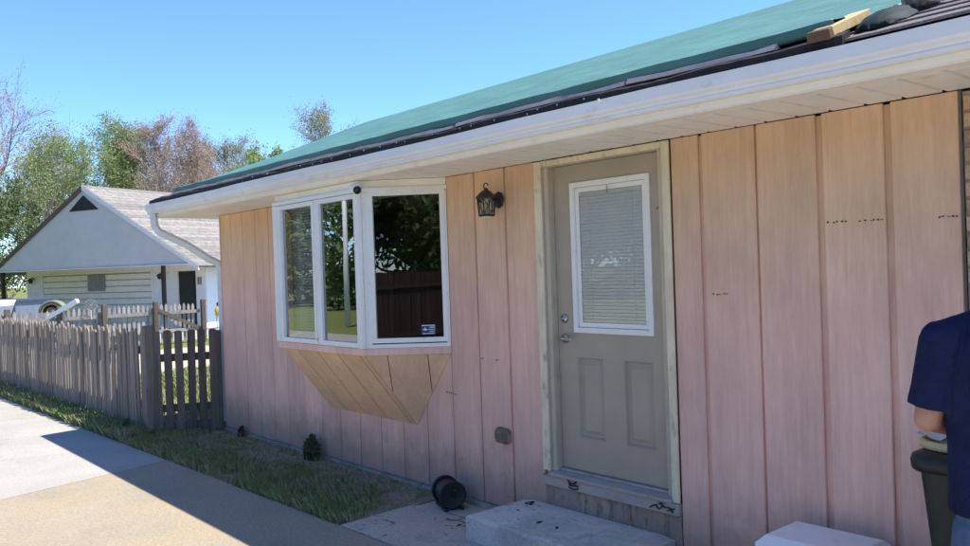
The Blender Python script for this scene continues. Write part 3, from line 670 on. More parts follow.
# ------------------------------------------------------------------ tarp and timber on the roof
TX0, TX1 = -5.30, 2.28
tp = Mat('green_tarp', (.085, .20, .165), .5, .35)
tp.vary(tp.noise(2.2, 4, .6, (.6, 1, 1)), .88, 1.12); tp.vary(tp.noise(14, 4, .6, (.3, 1, 1)), .92, 1.08)
tp.mix(tp.ramp(tp.noise(3, 5, .65), .55, .75, 0, .3), (.20, .29, .28)); tp.bump(tp.noise(7, 5, .65, (.3, 1, 1)), .6, .04); tp.bump(tp.noise(220, 2, .5), .15, .001)
M['tarp'] = tp.m
NX, NY = 190, 44
def tarp_z(x, s):                                  # s metres up the slope from the hem
    w = .012 * math.sin(x * 2.1 + 1.3 * s) + .009 * math.sin(x * 4.7 - 2.2 * s + 1) + .006 * math.sin(x * 11 + 3 * s) * math.exp(-s * 1.2) + .004 * math.sin(x * 7.3 + 9 * s) + .003 * math.sin(x * 17 - 7 * s)
    w += .005 * (1 - abs(((x * 1.15 + .13 * s) % 1) * 2 - 1)) ** 6 + .004 * (1 - abs(((s * 1.6 + .05 * x) % 1) * 2 - 1)) ** 6
    for hx_ in (-4.6, -3.1, -1.7, -.3, .9, 1.9):
        dx_ = x - hx_; w += .012 * math.exp(-s * 2.2) * max(0, math.cos(min(1.57, abs(dx_) * 3))) * math.sin(14 * math.atan2(dx_, s + .12))
    if x > .9: w += .014 * min(1, (x - .9) / .6) * math.exp(-s * 1.3) * math.sin(x * 5.5 + s * 9)
    w *= max(0.0, 1 - (s / 3.0) ** 2)
    return max(.002, .018 + w) + .016 * math.exp(-((x - (-.1) + .4 * s) / .25) ** 2) * math.exp(-s) + .02 * math.exp(-((s - .35 - .04 * x) / .10) ** 2)
V = []; top = (RY - EYR - .06)
prof = []
for i in range(NX + 1):
    x = TX0 + (TX1 - TX0) * i / NX
    col = []
    hem = .004 * math.sin(x * 6) + .004 * math.sin(x * 13.7 + 2)
    y0 = EYR + .052
    z0 = 2.738
    fx = lambda s_: x - .66 * min(1, s_ / .42) * max(0, 1 - (x - TX0) / 1.5)
    hem *= .45
    xl = x
    for dz_, dy_ in ((-.004, .02), (0, .0), (.012, -.004), (.030, -.005), (.046, -.006), (.050, -.003), (.052, .006)): col.append((xl, y0 + dy_ + hem * (1 - dz_ * 12), z0 + dz_ + hem * .8))
    for j in range(NY + 1):
        s = .03 + (top - .03) * j / NY; y = y0 + s
        bl_ = max(0, 1 - s / .25)
        zz = rz(y) + tarp_z(x, s) + .012 + bl_ * .03
        if j < 2: zz = max(zz, z0 + .055 + hem * .8 + j * .02)
        col.append((fx(s), y, zz))
    # over the ridge
    for s in (.1, .4, 1.0): col.append((fx(3), RY + s - .03, rz(RY) + .03 + .01 * math.sin(x * 3) - SL * s))
    prof.append(col)
n_ = len(prof[0]); V = [p for c in prof for p in c]
Fq = [(i*n_+j, (i+1)*n_+j, (i+1)*n_+j+1, i*n_+j+1) for i in range(NX) for j in range(n_-1)]
o = place('roof_tarp', fast_mesh('roof_tarp', V, Fq), M['tarp'])
o.data.polygons.foreach_set('use_smooth', [True] * len(o.data.polygons))
sm = o.modifiers.new('thick', 'SOLIDIFY'); sm.thickness = .002; sm.offset = -1
tag(o, 'green plastic tarp stretched over the pink house roof', 'tarp')
# crumpled dark end of the tarp past the timber
cb = MB(); rings = []
for i in range(18):
    t = i / 17; x = 2.325 + .20 * t; w = math.sin(math.pi * min(1, t * .9 + .1)) ** .6
    yc = EYR + .24; rr = []
    for k in range(14):
        a = 2 * math.pi * k / 14; j = 1 + .10 * math.sin(4 * a + i * .8) + rnd.uniform(-.05, .05)
        yy = yc + .15 * math.cos(a) * j * (.35 + .65 * w); rr.append((x, yy, rz(yy) + .012 + max(0, .055 * w * math.sin(a) * j)))
    rings.append(rr)
o = cb.loft(rings).build('tarp_bundle', plain('dark_blue_green_sheet', (.010, .024, .030), .7, .2, n1=8, amt=.3, n2=14, bump=.8), None, True)
tag(o, 'crumpled dark end of sheeting bunched on bare shingles', 'tarp')
wd = Mat('fresh_sawn_pine', (.55, .40, .20), .75, .25); wd.vary(wd.noise(40, 5, .6, (.12, 1, 1)), .85, 1.12); wd.mix(wd.ramp(wd.noise(6, 4, .6), .6, .75, 0, .4), (.35, .22, .1)); M['pine'] = wd.m
M['shaded_pine'] = plain('shaded_timber_end', (.16, .10, .07), .85, .2, n1=12, amt=.25, bump=.4, stretch=(.3, 1, 1))  # brown carries the shade on the timber's sawn end
def timber(x0, x1, y, zc, w, h, mat, name, label, cat, yaw=0.0):
    me = MB().box(-(x1-x0)/2, (x1-x0)/2, -w/2, w/2, -h/2, h/2, .003).mesh(name)
    o = place(name, me, mat, None, ((x0+x1)/2, y, zc), (ang * .9, 0, yaw)); tag(o, label, cat); return o
me = MB().box(-.046, .046, -.17, .17, -.022, .022, .003).mesh('timber_block')
o = place('timber_block', me, M['pine'], None, (2.262, EYR + .165, rz(EYR + .165) + .052), (ang, 0, R(-3))); tag(o, 'pale sawn timber block lying up the roof slope at the tarp corner', 'timber')
me = MB().box(-.05, .05, -.018, .018, -.022, .022, .003).mesh('timber_block')
o = place('timber_block', me, M['shaded_pine'], None, (2.258, EYR - .028, 2.712), (ang, 0, R(2))); tag(o, 'short piece coloured brown as the shaded low end of the pale block', 'timber')  # sawn end of the pale block, its shade painted in as brown
def crumple(name, cx, cy, cz, rx, ry, rz_, mat, label, cat, seed):
    r = random.Random(seed); mb = MB(); n, m = 14, 8; rg = []
    for k in range(1, m):
        t = math.pi * k / m
        rg.append([(cx + rx * math.sin(t) * math.cos(2*math.pi*i/n) * r.uniform(.7, 1.15), cy + ry * math.sin(t) * math.sin(2*math.pi*i/n) * r.uniform(.7, 1.15), cz - rz_ * math.cos(t) * r.uniform(.75, 1.1)) for i in range(n)])
    o = mb.loft(rg).build(name, mat, None, False); tag(o, label, cat); return o
crumple('plastic_bag', 2.50, EYR + .42, rz(EYR + .42) + .045, .09, .10, .035, plain('grey_white_film', (.42, .41, .42), .3, .5, n1=12, amt=.3, bump=.5, dirt=(.06, .05, .05), dirt_amt=.7), 'crumpled pale plastic film beside the dark sheeting on the shingles', 'plastic film', 3)

# ------------------------------------------------------------------ fences
def picket_mesh(w, h, t, point=.05, name='picket'):
    return MB().prism([(-w/2, 0, 0), (w/2, 0, 0), (w/2, 0, h - point), (w*.18, 0, h), (-w*.18, 0, h), (-w/2, 0, h - point)], (0, t, 0)).mesh(name)
def post_mesh(w, h): return MB().box(-w/2, w/2, -w/2, w/2, -.05, h, .006).mesh('post')
FYX = lambda x: -.74 + (x + 5.81) * .034            # front fence line
fa = thing('picket_fence', 'long weathered grey picket fence beside the pavement', 'fence', (-9, -.85, 0))
pms = [picket_mesh(.070, h, .02, pt) for h, pt in ((1.20, .05), (1.22, .06), (1.17, .04))]
x = -5.92; i = 0
while x > -16.5:
    tall = 0
    place('picket', pms[rnd.randrange(3)], M['fence'], fa, (x, FYX(x) + rnd.uniform(-.006, .006), .0 + rnd.uniform(-.01, .02)), (rnd.uniform(-.012, .012), rnd.uniform(-.014, .014), R(2))); x -= .096 + rnd.uniform(-.006, .008); i += 1
for z in (.28, .92):
    MB().prism([(-5.86, FYX(-5.86) + .028, z), (-16.6, FYX(-16.6) + .028, z), (-16.6, FYX(-16.6) + .028, z + .085), (-5.86, FYX(-5.86) + .028, z + .085)], (0, .038, 0)).build('rail', M['fence'], fa)
pmA = post_mesh(.10, 1.18)
for x in (-8.3, -10.8, -13.3, -15.8): place('post', pmA, M['fence'], fa, (x, FYX(x) + .125, 0))
place('post', post_mesh(.105, 1.26), M['fence'], fa, (-5.80, -.73, 0))
ga = thing('garden_gate', 'dark open-picket gate between grey fence and pink house corner', 'gate', (-5.6, -.4, 0))
A, B = Vector((-5.74, -.70, 0)), Vector((-5.435, -.075, 0)); gd = (B - A); gl = gd.length; gdn = gd.normalized(); gr = math.atan2(gdn.y, gdn.x)
gp = picket_mesh(.085, 1.15, .02, .012)
for k in range(6):
    q = A + gdn * (.045 + (gl - .09) * k / 5)
    place('picket', gp, M['fence_dark'], ga, (q.x, q.y, .05 + rnd.uniform(-.01, .012)), (rnd.uniform(-.01, .01), rnd.uniform(-.01, .01), gr))
nb = Vector((-gdn.y, gdn.x, 0))
def gbar(z0, z1, a0=0, a1=1): 
    P, Q = A + gdn * gl * a0 + nb * .022, A + gdn * gl * a1 + nb * .022
    return MB().prism([P + Vector((0, 0, z0)), Q + Vector((0, 0, z1)), Q + Vector((0, 0, z1 + .085)), P + Vector((0, 0, z0 + .085))], nb * .036)
gbar(.84, .84).build('rail', M['fence_dark'], ga); gbar(.26, .26).build('rail', M['fence_dark'], ga)
gbar(.06, .06).build('kick_board', M['fence_dark'], ga)
place('post', post_mesh(.075, 1.17), M['fence_dark'], ga, (-5.47, -.05, 0), (0, 0, gr))
# back fence across the drive
fc = thing('back_fence', 'silver grey picket fence with dark posts in front of the grey garage', 'fence', (-19.4, 1, 0))
pmc = picket_mesh(.075, 1.06, .02, .07)
y = -7.0
while y < 5.25:
    place('picket', pmc, M['fence_pale'], fc, (-19.45, y, .02 + rnd.uniform(-.015, .02)), (rnd.uniform(-.015, .015), 0, R(90))); y += .125
for z in (.30, .80): MB().box(-19.43, -19.39, -7.1, 5.3, z, z + .09).build('rail', M['fence_pale'], fc)
for y in (-6, -4.7, -3.4, -2.1, -.8, .45, 1.63, 2.71, 4.04, 5.37): place('post', post_mesh(.12, 1.17), M['fence_dark'], fc, (-19.33, y, 0))
MB().prism([(-19.385, 4.1, 1.0), (-19.385, 4.1, .90), (-19.385, 5.3, .30), (-19.385, 5.3, .40)], (.04, 0, 0)).build('brace', M['fence_dark'], fc)
# ring ornament hung on the back fence and a post figure beyond it
orn = thing('wire_ornament', 'round wire garden ornament on top of the silver fence', 'ornament', (-19.3, 2.33, 1.05))
MB().tube([(-19.30, 2.38 + .15 * math.cos(t), 1.17 + .15 * math.sin(t)) for t in [2*math.pi*k/20 for k in range(21)]], .008, 6).build('ring', M['fence_pale'], orn, True)
for a in (0, .8, 1.6, 2.4): MB().tube([(-19.30, 2.38 - .14 * math.cos(a), 1.17 - .14 * math.sin(a)), (-19.30, 2.38 + .14 * math.cos(a), 1.17 + .14 * math.sin(a))], .005, 5).build('spoke', M['fence_pale'], orn)
MB().tube([(-19.30, 2.38, 1.03), (-19.32, 2.38, .80)], .012, 6).build('stem', M['gutter'], orn)
fg = thing('garden_whirligig', 'small yellow garden figure on a stick by the sunlit siding', 'ornament', (-20.9, 6.2, 0))
MB().tube([(-20.9, 6.42, 0), (-20.9, 6.42, .62)], .018, 6).build('stick', M['fence_pale'], fg)
yl = plain('yellow_paint', (.55, .42, .08), .6, .3)
MB().lathe((-20.9, 6.42, .58), (0, .15, 1), [(.03, 0), (.075, .08), (.085, .2), (.05, .3), (.03, .32)], 12).build('body', yl, fg, True)
MB().lathe((-20.9, 6.48, .90), (0, .1, 1), [(.03, 0), (.065, .04), (.06, .09), (.02, .12)], 12).build('head', M['black'], fg, True)
for s_ in (-1, 1): MB().prism([(-20.88, 6.44, .80), (-20.88, 6.44 + s_ * .12, .70), (-20.88, 6.44 + s_ * .10, .62), (-20.88, 6.44, .70)], (.012, 0, 0)).build('wing', yl, fg)

# ------------------------------------------------------------------ neighbour's house with carport gable
na = Vector((.9157, .4019, 0)); nbk = Vector((-.4019, .9157, 0)); NO = Vector((-28.1, 4.64, 0))
def NP(a, b, z): return NO + na * a + nbk * b + Vector((0, 0, z))
def nbox(a0, a1, b0, b1, z0, z1):
    mb = MB(); mb.add([NP(a, b, z) for z in (z0, z1) for a, b in ((a0, b0), (a1, b0), (a1, b1), (a0, b1))], [(0,3,2,1),(4,5,6,7),(0,1,5,4),(1,2,6,5),(2,3,7,6),(3,0,4,7)]); return mb
nh = thing('garage_house', 'pale grey house with broad gable over a garage door beyond the fences', 'house', tuple(NP(0, 5, 0)))
M['nside'] = plain('pale_grey_siding', (.80, .78, .76), .7, .25, n1=2, amt=.05, bump=.05, dirt=(.4, .38, .33), dirt_amt=.3)
M['ngable'] = plain('blue_grey_gable', (.62, .58, .56), .8, .2, n1=2, amt=.05, bump=.05)
M['nwhite'] = plain('white_lap_siding', (.78, .79, .80), .6, .3, n1=3, amt=.03, bump=.05)
M['ndoor'] = plain('garage_door_paint', (.78, .74, .68), .7, .25, n1=3, amt=.07, bump=.05)
NW = 5.16; NE = 2.27; NA = 5.17; WB = 1.2; NL = 13
gw = MB().prism([NP(-NW + .1, .06, NE), NP(NW - .1, .06, NE), NP(0, .06, NA - .1)], nbk * .1).build('gable', M['ngable'], nh)
for i in range(12):                                 # wide gable boards
    z0 = NE + .02 + i * .235; z1 = z0 + .233
    h0 = (NA - .1 - z0) / (NA - .1 - NE) * (NW - .1) - .02; h1 = max(.02, (NA - .1 - z1) / (NA - .1 - NE) * (NW - .1) - .02)
    if h0 <= .1: break
    MB().prism([NP(-h0, .050, z0), NP(h0, .050, z0), NP(h1, .053, z1), NP(-h1, .053, z1)], nbk * .0075).build('gable_board', M['ngable'], gw)
gv = MB().prism([NP(-.75, .02, 4.33), NP(.75, .02, 4.33), NP(0, .02, 4.87)], nbk * .02).build('gable_vent', M['iron'], nh)
for i in range(4):
    z0 = 4.36 + i * .12; h = (4.87 - z0) / .54 * .75 - .06
    if h > .05: MB().prism([NP(-h, .0, z0), NP(h, .0, z0), NP(h - .05, .015, z0 + .03), NP(-h + .05, .015, z0 + .03)], nbk * .01).build('louver', plain('dark_slat', (.05, .05, .05), .7, .2, bump=0), gv)
nrm = Mat('pale_grey_shingle', (.235, .22, .205), .95, .1); nrm.vary(nrm.rand(), .85, 1.15, 0, 1); nrm.vary(nrm.noise(6, 6, .75), .7, 1.3); nrm.vary(nrm.noise(30, 4, .8), .75, 1.25); M['nroof'] = nrm.m
sl = (NA - NE) / NW
nr = MB()
for s_ in (-1, 1):
    nr.prism([NP(0, 0, NA), NP(s_ * (NW + .25), 0, NE - sl * .25), NP(s_ * (NW + .25), NL, NE - sl * .25), NP(0, NL, NA)], (0, 0, .05))
nr = nr.build('roof', M['nroof'], nh)
for k in range(26):                                 # shingle courses on the slope that is seen
    t0 = k / 26; t1 = (k + 1.12) / 26
    aa = lambda t: (NW + .28) * (1 - t)
    zz = lambda t: NA + .05 - sl * aa(t)
    j = rnd.uniform(0, .006)
    MB().prism([NP(aa(t0), -.02, zz(t0) + .012 + j), NP(aa(min(t1, 1)), -.02, zz(min(t1, 1)) + .004), NP(aa(min(t1, 1)), NL, zz(min(t1, 1)) + .004), NP(aa(t0), NL, zz(t0) + .012 + j)], (0, 0, .008)).build('shingle', M['nroof'], nr)
for s_ in (-1, 1):
    MB().prism([NP(0, -.03, NA + .05), NP(s_ * (NW + .25), -.03, NE - sl * .25 + .05), NP(s_ * (NW + .25), -.03, NE - sl * .25 - .10), NP(0, -.03, NA - .12)], nbk * .04).build('barge_board', M['nside'] if s_ > 0 else M['fence_dark'], nh)
nbox(-NW, NW, .0, WB, NE - .03, NE).build('porch_ceiling', M['nside'], nh)
nwl = MB()
for a0, a1, z0, z1 in ((-4.82, -3.98, 0, NE - .03), (-3.98, 2.02, 2.08, NE - .03), (2.02, 3.2, 0, NE - .03), (3.2, 4.06, 2.04, NE - .03), (4.06, 4.5, 0, NE - .03)):
    nwl.v, nwl.f = nwl.v, nwl.f; b = nbox(a0, a1, WB, WB + .12, z0, z1); nwl.add(b.v, b.f)
nwl.add(*(lambda b: (b.v, b.f))(nbox(-4.82, -4.7, WB + .12, NL, 0, NE))); nwl.add(*(lambda b: (b.v, b.f))(nbox(4.38, 4.5, WB + .12, NL, 0, NE + .2)))
nwl = nwl.build('wall', M['nside'], nh)
for i in range(10):                                 # lap boards either side of the doors
    z0 = .03 + i * .222
    for a0, a1 in ((-4.82, -4.02), (2.07, 3.12), (4.12, 4.5)):
        MB().prism([NP(a0, WB - .025, z0), NP(a1, WB - .025, z0), NP(a1, WB - .01, z0 + .216), NP(a0, WB - .01, z0 + .216)], nbk * .008).build('lap_board', M['nside'], nwl)
    MB().prism([NP(4.525, WB + .02, z0), NP(4.525, NL, z0), NP(4.51, NL, z0 + .216), NP(4.51, WB + .02, z0 + .216)], na * -.008).build('lap_board', M['nwhite'], nwl)
gdr = nbox(-3.9, 1.95, WB + .06, WB + .09, 0, 2.06).build('garage_door', plain('garage_door_shadow_gap', (.62, .57, .48), .8, .2), nh)
for i in range(9):
    z0 = .01 + i * .226
    MB().prism([NP(-3.88, WB + .018, z0), NP(1.93, WB + .018, z0), NP(1.93, WB + .0, z0 + .19), NP(-3.88, WB + .0, z0 + .19)], nbk * .02).build('panel', M['ndoor'], gdr)
nbox(-1.34, -.43, WB - .035, WB - .012, 1.42, 2.02).build('patch_panel', plain('grey_patch', (.25, .25, .24), .8, .2), gdr)
for a0, a1 in ((-3.98, -3.90), (1.95, 2.03)): nbox(a0, a1, WB - .03, WB + .05, 0, 2.10).build('door_trim', M['nside'], nh)
nbox(-3.9, 1.95, WB - .03, WB + .05, 2.065, 2.13).build('door_trim', M['nside'], nh)
nd = nbox(3.22, 4.04, WB + .05, WB + .09, 0, 2.03).build('door', plain('black_door', (.015, .018, .024), .35, .4, bump=.02), nh)
for z0, z1 in ((.2, .9), (1.05, 1.9)): nbox(3.32, 3.94, WB + .035, WB + .05, z0, z1).build('panel', nd.data.materials[0], nd)
for a in (-4.35, 2.55):
    l_ = MB().tube([NP(a, WB - .02, 1.95), NP(a, WB - .14, 2.0), NP(a, WB - .2, 1.93)], .02, 6).build('porch_lamp', M['iron'], nh)
    MB().lathe(NP(a, WB - .2, 1.78), (0, 0, 1), [(.06, 0), (.09, .1), (.12, .13), (.03, .2)], 8).build('lamp_shade', M['iron'], l_)
nbox(4.18, 4.36, WB - .05, WB - .03, 1.55, 1.80).build('plaque', M['fence_pale'], nh)
for a in (-4.78, 3.62): nbox(a - .055, a + .055, .12, .23, 0, NE - .03).build('post', M['iron'], nh)

# odds and ends in front of the garage: boat, trailer, striped seat, plank
def DP(u, v, dep): return CAM + (f2 + r3 * ((u - 485) / 839.526) - u3 * ((v - 273) / 839.526)) * dep
boat = thing('small_boat', 'white hulled small boat at the far left behind the pickets', 'boat', (-21.9, -.6, 0))
bo = DP(15, 300, 21.6); bo.z = .30; bd = -r3.copy(); bd.z = 0; bd.normalize(); bs = Vector((-bd.y, bd.x, 0)); bo = bo + bd * 3.4 + Vector((f2.x, f2.y, 0)) * .6
def hull(t):
    w = .62 * (1 - max(0, (t - .55) / .45) ** 2.2) + .02; k = 1.02 + .10 * t ** 2; b0 = .52 + .18 * max(0, t - .6)
    return [bo + bd * (t * 3.2 - 2.7) + bs * (w * a) + Vector((0, 0, z)) for a, z in ((-1, k), (-.92, k - .12), (-.6, b0 + .08), (0, b0), (.6, b0 + .08), (.92, k - .12), (1, k), (.9, k - .01), (0, k - .02), (-.9, k - .01))]
MB().loft([hull(t / 14) for t in range(15)]).build('hull', M['nwhite'], boat, True)
for s_ in (-1, 1): MB().tube([bo + bd * (t / 10 * 3.2 - 2.7) + bs * (s_ * (.64 * (1 - max(0, (t / 10 - .55) / .45) ** 2.2) + .03)) + Vector((0, 0, 1.03 + .1 * (t / 10) ** 2)) for t in range(11)], .03, 6).build('rub_rail', M['gutter'], boat, True)
for s_ in (-1, 1):
    MB().lathe(bo + bd * -1.6 + bs * (s_ * .62 - .08) + Vector((0, 0, .28)), bs, [(.1, 0), (.28, .01), (.28, .15), (.1, .16)], 18).build('trailer_wheel', M['black'], boat)
MB().tube([bo + bd * -1.6 + bs * -.6 + Vector((0, 0, .3)), bo + bd * -1.6 + bs * .6 + Vector((0, 0, .3))], .04, 6).build('axle', M['iron'], boat)
for s_ in (-.35, .35): MB().box(-.02, .02, -.02, .02, 0, 0.01).v if False else MB().tube([bo + bd * -1.6 + bs * s_ + Vector((0, 0, .3)), bo + bd * -1.6 + bs * s_ + Vector((0, 0, .60))], .04, 6).build('bunk_post', M['iron'], boat)
tr = thing('utility_trailer', 'low blue grey utility trailer parked before the garage door', 'trailer', (-24.6, 1.2, 0))
to = DP(22, 299, 25.2); to.z = .03; td = na; tb = nbk
bl_grey = plain('blue_grey_paint', (.16, .19, .24), .5, .35, n1=5, amt=.1)
def tbox(a0, a1, b0, b1, z0, z1): 
    m = MB(); m.add([to + td * a + tb * b + Vector((0, 0, z)) for z in (z0, z1) for a, b in ((a0, b0), (a1, b0), (a1, b1), (a0, b1))], [(0,3,2,1),(4,5,6,7),(0,1,5,4),(1,2,6,5),(2,3,7,6),(3,0,4,7)]); return m
tbox(-1.4, .7, -.7, .7, .50, .58).build('bed', bl_grey, tr)
for a0, a1, b0, b1 in ((-1.4, .7, -.74, -.70), (-1.4, .7, .70, .74), (-1.44, -1.40, -.74, .74), (.7, .74, -.74, .74)): tbox(a0, a1, b0, b1, .5, 1.25).build('side_panel', bl_grey, tr)
tbox(-1.5, .8, -.78, .78, 1.25, 1.30).build('cover', plain('slate_blue_cover', (.06, .08, .13), .7, .25), tr)
for s_ in (-.78, .66): MB().lathe(to + tb * s_ + Vector((0, 0, .3)), tb, [(.1, 0), (.3, .01), (.3, .12), (.1, .13)], 18).build('wheel', M['black'], tr)
arch = thing('striped_seat', 'arched garden seat with green black and tan stripes behind the fence', 'seat', (-21.5, .5, 0))
ac = DP(52, 322, 22.6); ac.z = 0; ad = r3.copy(); ad.z = 0; ad.normalize(); aw = f2.copy(); aw.z = 0; aw.normalize()
strp = [('green_stripe', plain('green_cloth', (.20, .24, .15), .8, .2)), ('tan_stripe', plain('tan_cloth', (.45, .33, .16), .8, .2)), ('black_stripe', plain('black_cloth', (.02, .018, .016), .8, .2)), ('brown_stripe', plain('brown_cloth', (.30, .19, .12), .8, .2))]
for k, (nm, mt) in enumerate(strp):
    ro = .36 - k * .065; ri = ro - .062; rg = []
    for i in range(15):
        t = math.pi * i / 14; c, s_ = math.cos(t), math.sin(t)
        rg.append([ac + ad * (rr * c) + aw * d + Vector((0, 0, .99 + rr * s_ * .9)) for rr, d in ((ro, 0), (ri, -.02), (ri, .22), (ro, .24))])
    MB().loft(rg).build(nm, mt, arch, True)
for s_ in (-.3, .3):
    MB().tube([ac + ad * s_ + aw * .1, ac + ad * s_ + aw * .1 + Vector((0, 0, 1.0))], .03, 6).build('leg', M['fence_dark'], arch)
MB().prism([ac + ad * a + aw * b + Vector((0, 0, .42)) for a, b in ((-.33, -.05), (.33, -.05), (.33, .35), (-.33, .35))], (0, 0, .06)).build('seat', strp[3][1], arch)
P0, P1 = DP(62, 309.5, 21.3), DP(76, 301, 21.3); dd = (P1 - P0).normalized(); nn = Vector((0, 0, 1)) - dd * dd.z; nn.normalize()
pl = thing('white_board', 'bright white board sticking up at a slant above the fence', 'board', (P0.x, P0.y, 0))
PB = P0 - dd * .75
MB().prism([PB - nn * .04, P1 - nn * .05, P1 + nn * .02 + dd * .02, P1 + nn * .06, PB + nn * .05], aw * .14).build('board', M['nwhite'], pl)
MB().tube([PB + aw * .07 - Vector((0, 0, max(.02, PB.z))), PB + aw * .07 + Vector((0, 0, .02))], .03, 6).build('prop', M['fence_pale'], pl)
MB().tube([(P0.x, P0.y, 0) , P0 + aw * .07], .03, 6).build('prop', M['fence_pale'], pl)

# ------------------------------------------------------------------ trees
def leaf_mat(name, col, c2):
    m = Mat(name, col, .6, .25); m.mix(m.ramp(m.noise(1.1, 3, .6), .4, .62), c2); m.vary(m.noise(6, 3, .6), .7, 1.3)
    n = m.n.new('ShaderNodeBsdfTranslucent'); mx = m.n.new('ShaderNodeMixShader'); mx.inputs[0].default_value = .35
    m.L(m.c, n.inputs[0]); out = m.n['Material Output']; m.L(m.b.outputs[0], mx.inputs[1]); m.L(n.outputs[0], mx.inputs[2]); m.L(mx.outputs[0], out.inputs[0]); return m.m
BARK = plain('grey_bark', (.30, .25, .21), .95, .1, n1=12, amt=.3, bump=.5, stretch=(1, 1, .3))
BARKP = plain('pinkish_bark', (.42, .32, .28), .95, .1, n1=12, amt=.25, bump=.3)
LEAF = {'spring': leaf_mat('spring_leaf', (.26, .34, .12), (.34, .42, .17)), 'olive': leaf_mat('olive_leaf', (.28, .29, .13), (.33, .33, .17)), 'bud': leaf_mat('red_bud', (.46, .34, .29), (.40, .32, .23)), 'deep': leaf_mat('deep_leaf', (.12, .17, .065), (.17, .22, .09)), 'fir': leaf_mat('fir_leaf', (.06, .11, .05), (.09, .14, .06))}
def grow(base, H, spread, seed, trunk_r, nlimb=9, nsub=7, ntwig=6, fork=.28, upness=.5, lean=(0, 0)):
    """returns branch polylines [(pts, radii)], and twig end points"""
    r = random.Random(seed); out = []; tips = []
    def poly(p, d, L, r0, r1, n, wig, lift):
        pts = [p.copy()]; q = p.copy(); d = d.normalized()
        for i in range(n):
            d = (d + Vector((r.gauss(0, wig), r.gauss(0, wig), r.gauss(0, wig) + lift))).normalized(); q = q + d * (L / n); pts.append(q.copy())
        return pts, [r0 + (r1 - r0) * i / n for i in range(n + 1)]
    T, TR = poly(Vector(base), Vector((lean[0], lean[1], 1)), H * .86, trunk_r, trunk_r * .14, 12, .06, .03); out.append((T, TR))
    for a in range(nlimb):
        f = fork + (1 - fork) * (a + r.random() * .6) / nlimb; f = min(f, .98); k = f * 12; i = int(k); i = min(i, 11); p = T[i].lerp(T[i+1], k - i)
        az = a * 2.4 + r.uniform(-.5, .5); el = upness + r.uniform(-.15, .25) + .35 * f
        d = Vector((math.cos(az) * math.cos(el), math.sin(az) * math.cos(el), math.sin(el)))
        L = spread * (1.08 - .62 * ((f - fork) / (1 - fork)) ** 1.3) * r.uniform(.8, 1.15)
        B, BR = poly(p, d, L, TR[i] * .55, trunk_r * .05, 8, .12, .05); out.append((B, BR))
        for b in range(nsub):
            fb = .25 + .75 * (b + r.random()) / nsub; kb = min(fb * 8, 7.99); ib = int(kb); pb = B[ib].lerp(B[ib+1], kb - ib)
            db = (B[ib+1] - B[ib]).normalized(); sd = Vector((r.gauss(0, 1), r.gauss(0, 1), r.gauss(.25, .7))); db = (db + sd * .65).normalized()
            Lb = L * r.uniform(.28, .5)
            S, SR = poly(pb, db, Lb, max(BR[ib] * .5, .012), .008, 5, .16, .05); out.append((S, SR))
            for c in range(ntwig):
                fc_ = .2 + .8 * (c + r.random()) / ntwig; kc = min(fc_ * 5, 4.99); ic = int(kc); pc = S[ic].lerp(S[ic+1], kc - ic)
                dc = ((S[ic+1] - S[ic]).normalized() + Vector((r.gauss(0, 1), r.gauss(0, 1), r.gauss(.3, .7))) * .6).normalized()
                W_, WR = poly(pc, dc, Lb * r.uniform(.3, .6), .010, .004, 3, .18, .05); out.append((W_, WR)); tips.append(W_)
            tips.append(S[2:])
    return out, tips
def branches_mesh(name, out):
    V = []; F = []
    for pts, rad in out:
        n = 6 if rad[0] > .06 else 3; b = len(V)
        for i, p in enumerate(pts):
            d = (pts[min(i+1, len(pts)-1)] - pts[max(i-1, 0)]).normalized(); a = Vector((1, 0, 0)) if abs(d.x) < .8 else Vector((0, 1, 0))
            x = d.cross(a).normalized(); y = d.cross(x)
            for k in range(n):
                t = 2 * math.pi * k / n; V.append(p + (x * math.cos(t) + y * math.sin(t)) * rad[i])
        for i in range(len(pts) - 1):
            for k in range(n): F.append((b+i*n+k, b+i*n+(k+1) % n, b+(i+1)*n+(k+1) % n, b+(i+1)*n+k))
    return fast_mesh(name, [tuple(v) for v in V], F)
def leaves_mesh(name, tips, per, size, jit, seed):
    g_ = np.random.default_rng(seed); P = []
    for t in tips:
        a = np.array([tuple(q) for q in t]); m = len(a) - 1
        k = g_.random(per) * m; i = np.minimum(k.astype(int), m - 1); f = (k - i)[:, None]; P.append(a[i] * (1 - f) + a[i + 1] * f)
    P = np.concatenate(P); P = P + g_.normal(0, jit, P.shape); n = len(P)
    u = g_.normal(size=(n, 3)); u /= np.linalg.norm(u, axis=1)[:, None]; w = np.cross(u, g_.normal(size=(n, 3))); w /= np.linalg.norm(w, axis=1)[:, None]
    s = size * g_.uniform(.6, 1.3, (n, 1))
    V = np.stack([P - u * s, P + w * s * .45, P + u * s, P - w * s * .45], 1).reshape(-1, 3)
    return fast_mesh(name, V, np.arange(n * 4).reshape(-1, 4))
def tree(name, label, base, H, spread, seed, leaf, per, size=.10, jit=.10, bark=None, trunk_r=.2, group='trees behind the garage', **kw):
    t = thing(name, label, 'tree', tuple(base), group)
    out, tips = grow(base, H, spread, seed, trunk_r, **kw)
    place('trunk', branches_mesh('trunk', out), bark or BARK, t)
    if per: place('crown', leaves_mesh('crown', tips, per, size, jit, seed), LEAF[leaf], t)
    return t
def ground_at(u, dep): p = DP(u, 280, dep); return Vector((p.x, p.y, 0))
tree('bare_tree', 'tall bare pinkish tree at the far left edge', ground_at(-22, 48), 13.0, 6.2, 11, 'bud', 8, .05, .20, BARKP, .30, nlimb=18, nsub=9, ntwig=9, upness=.4)
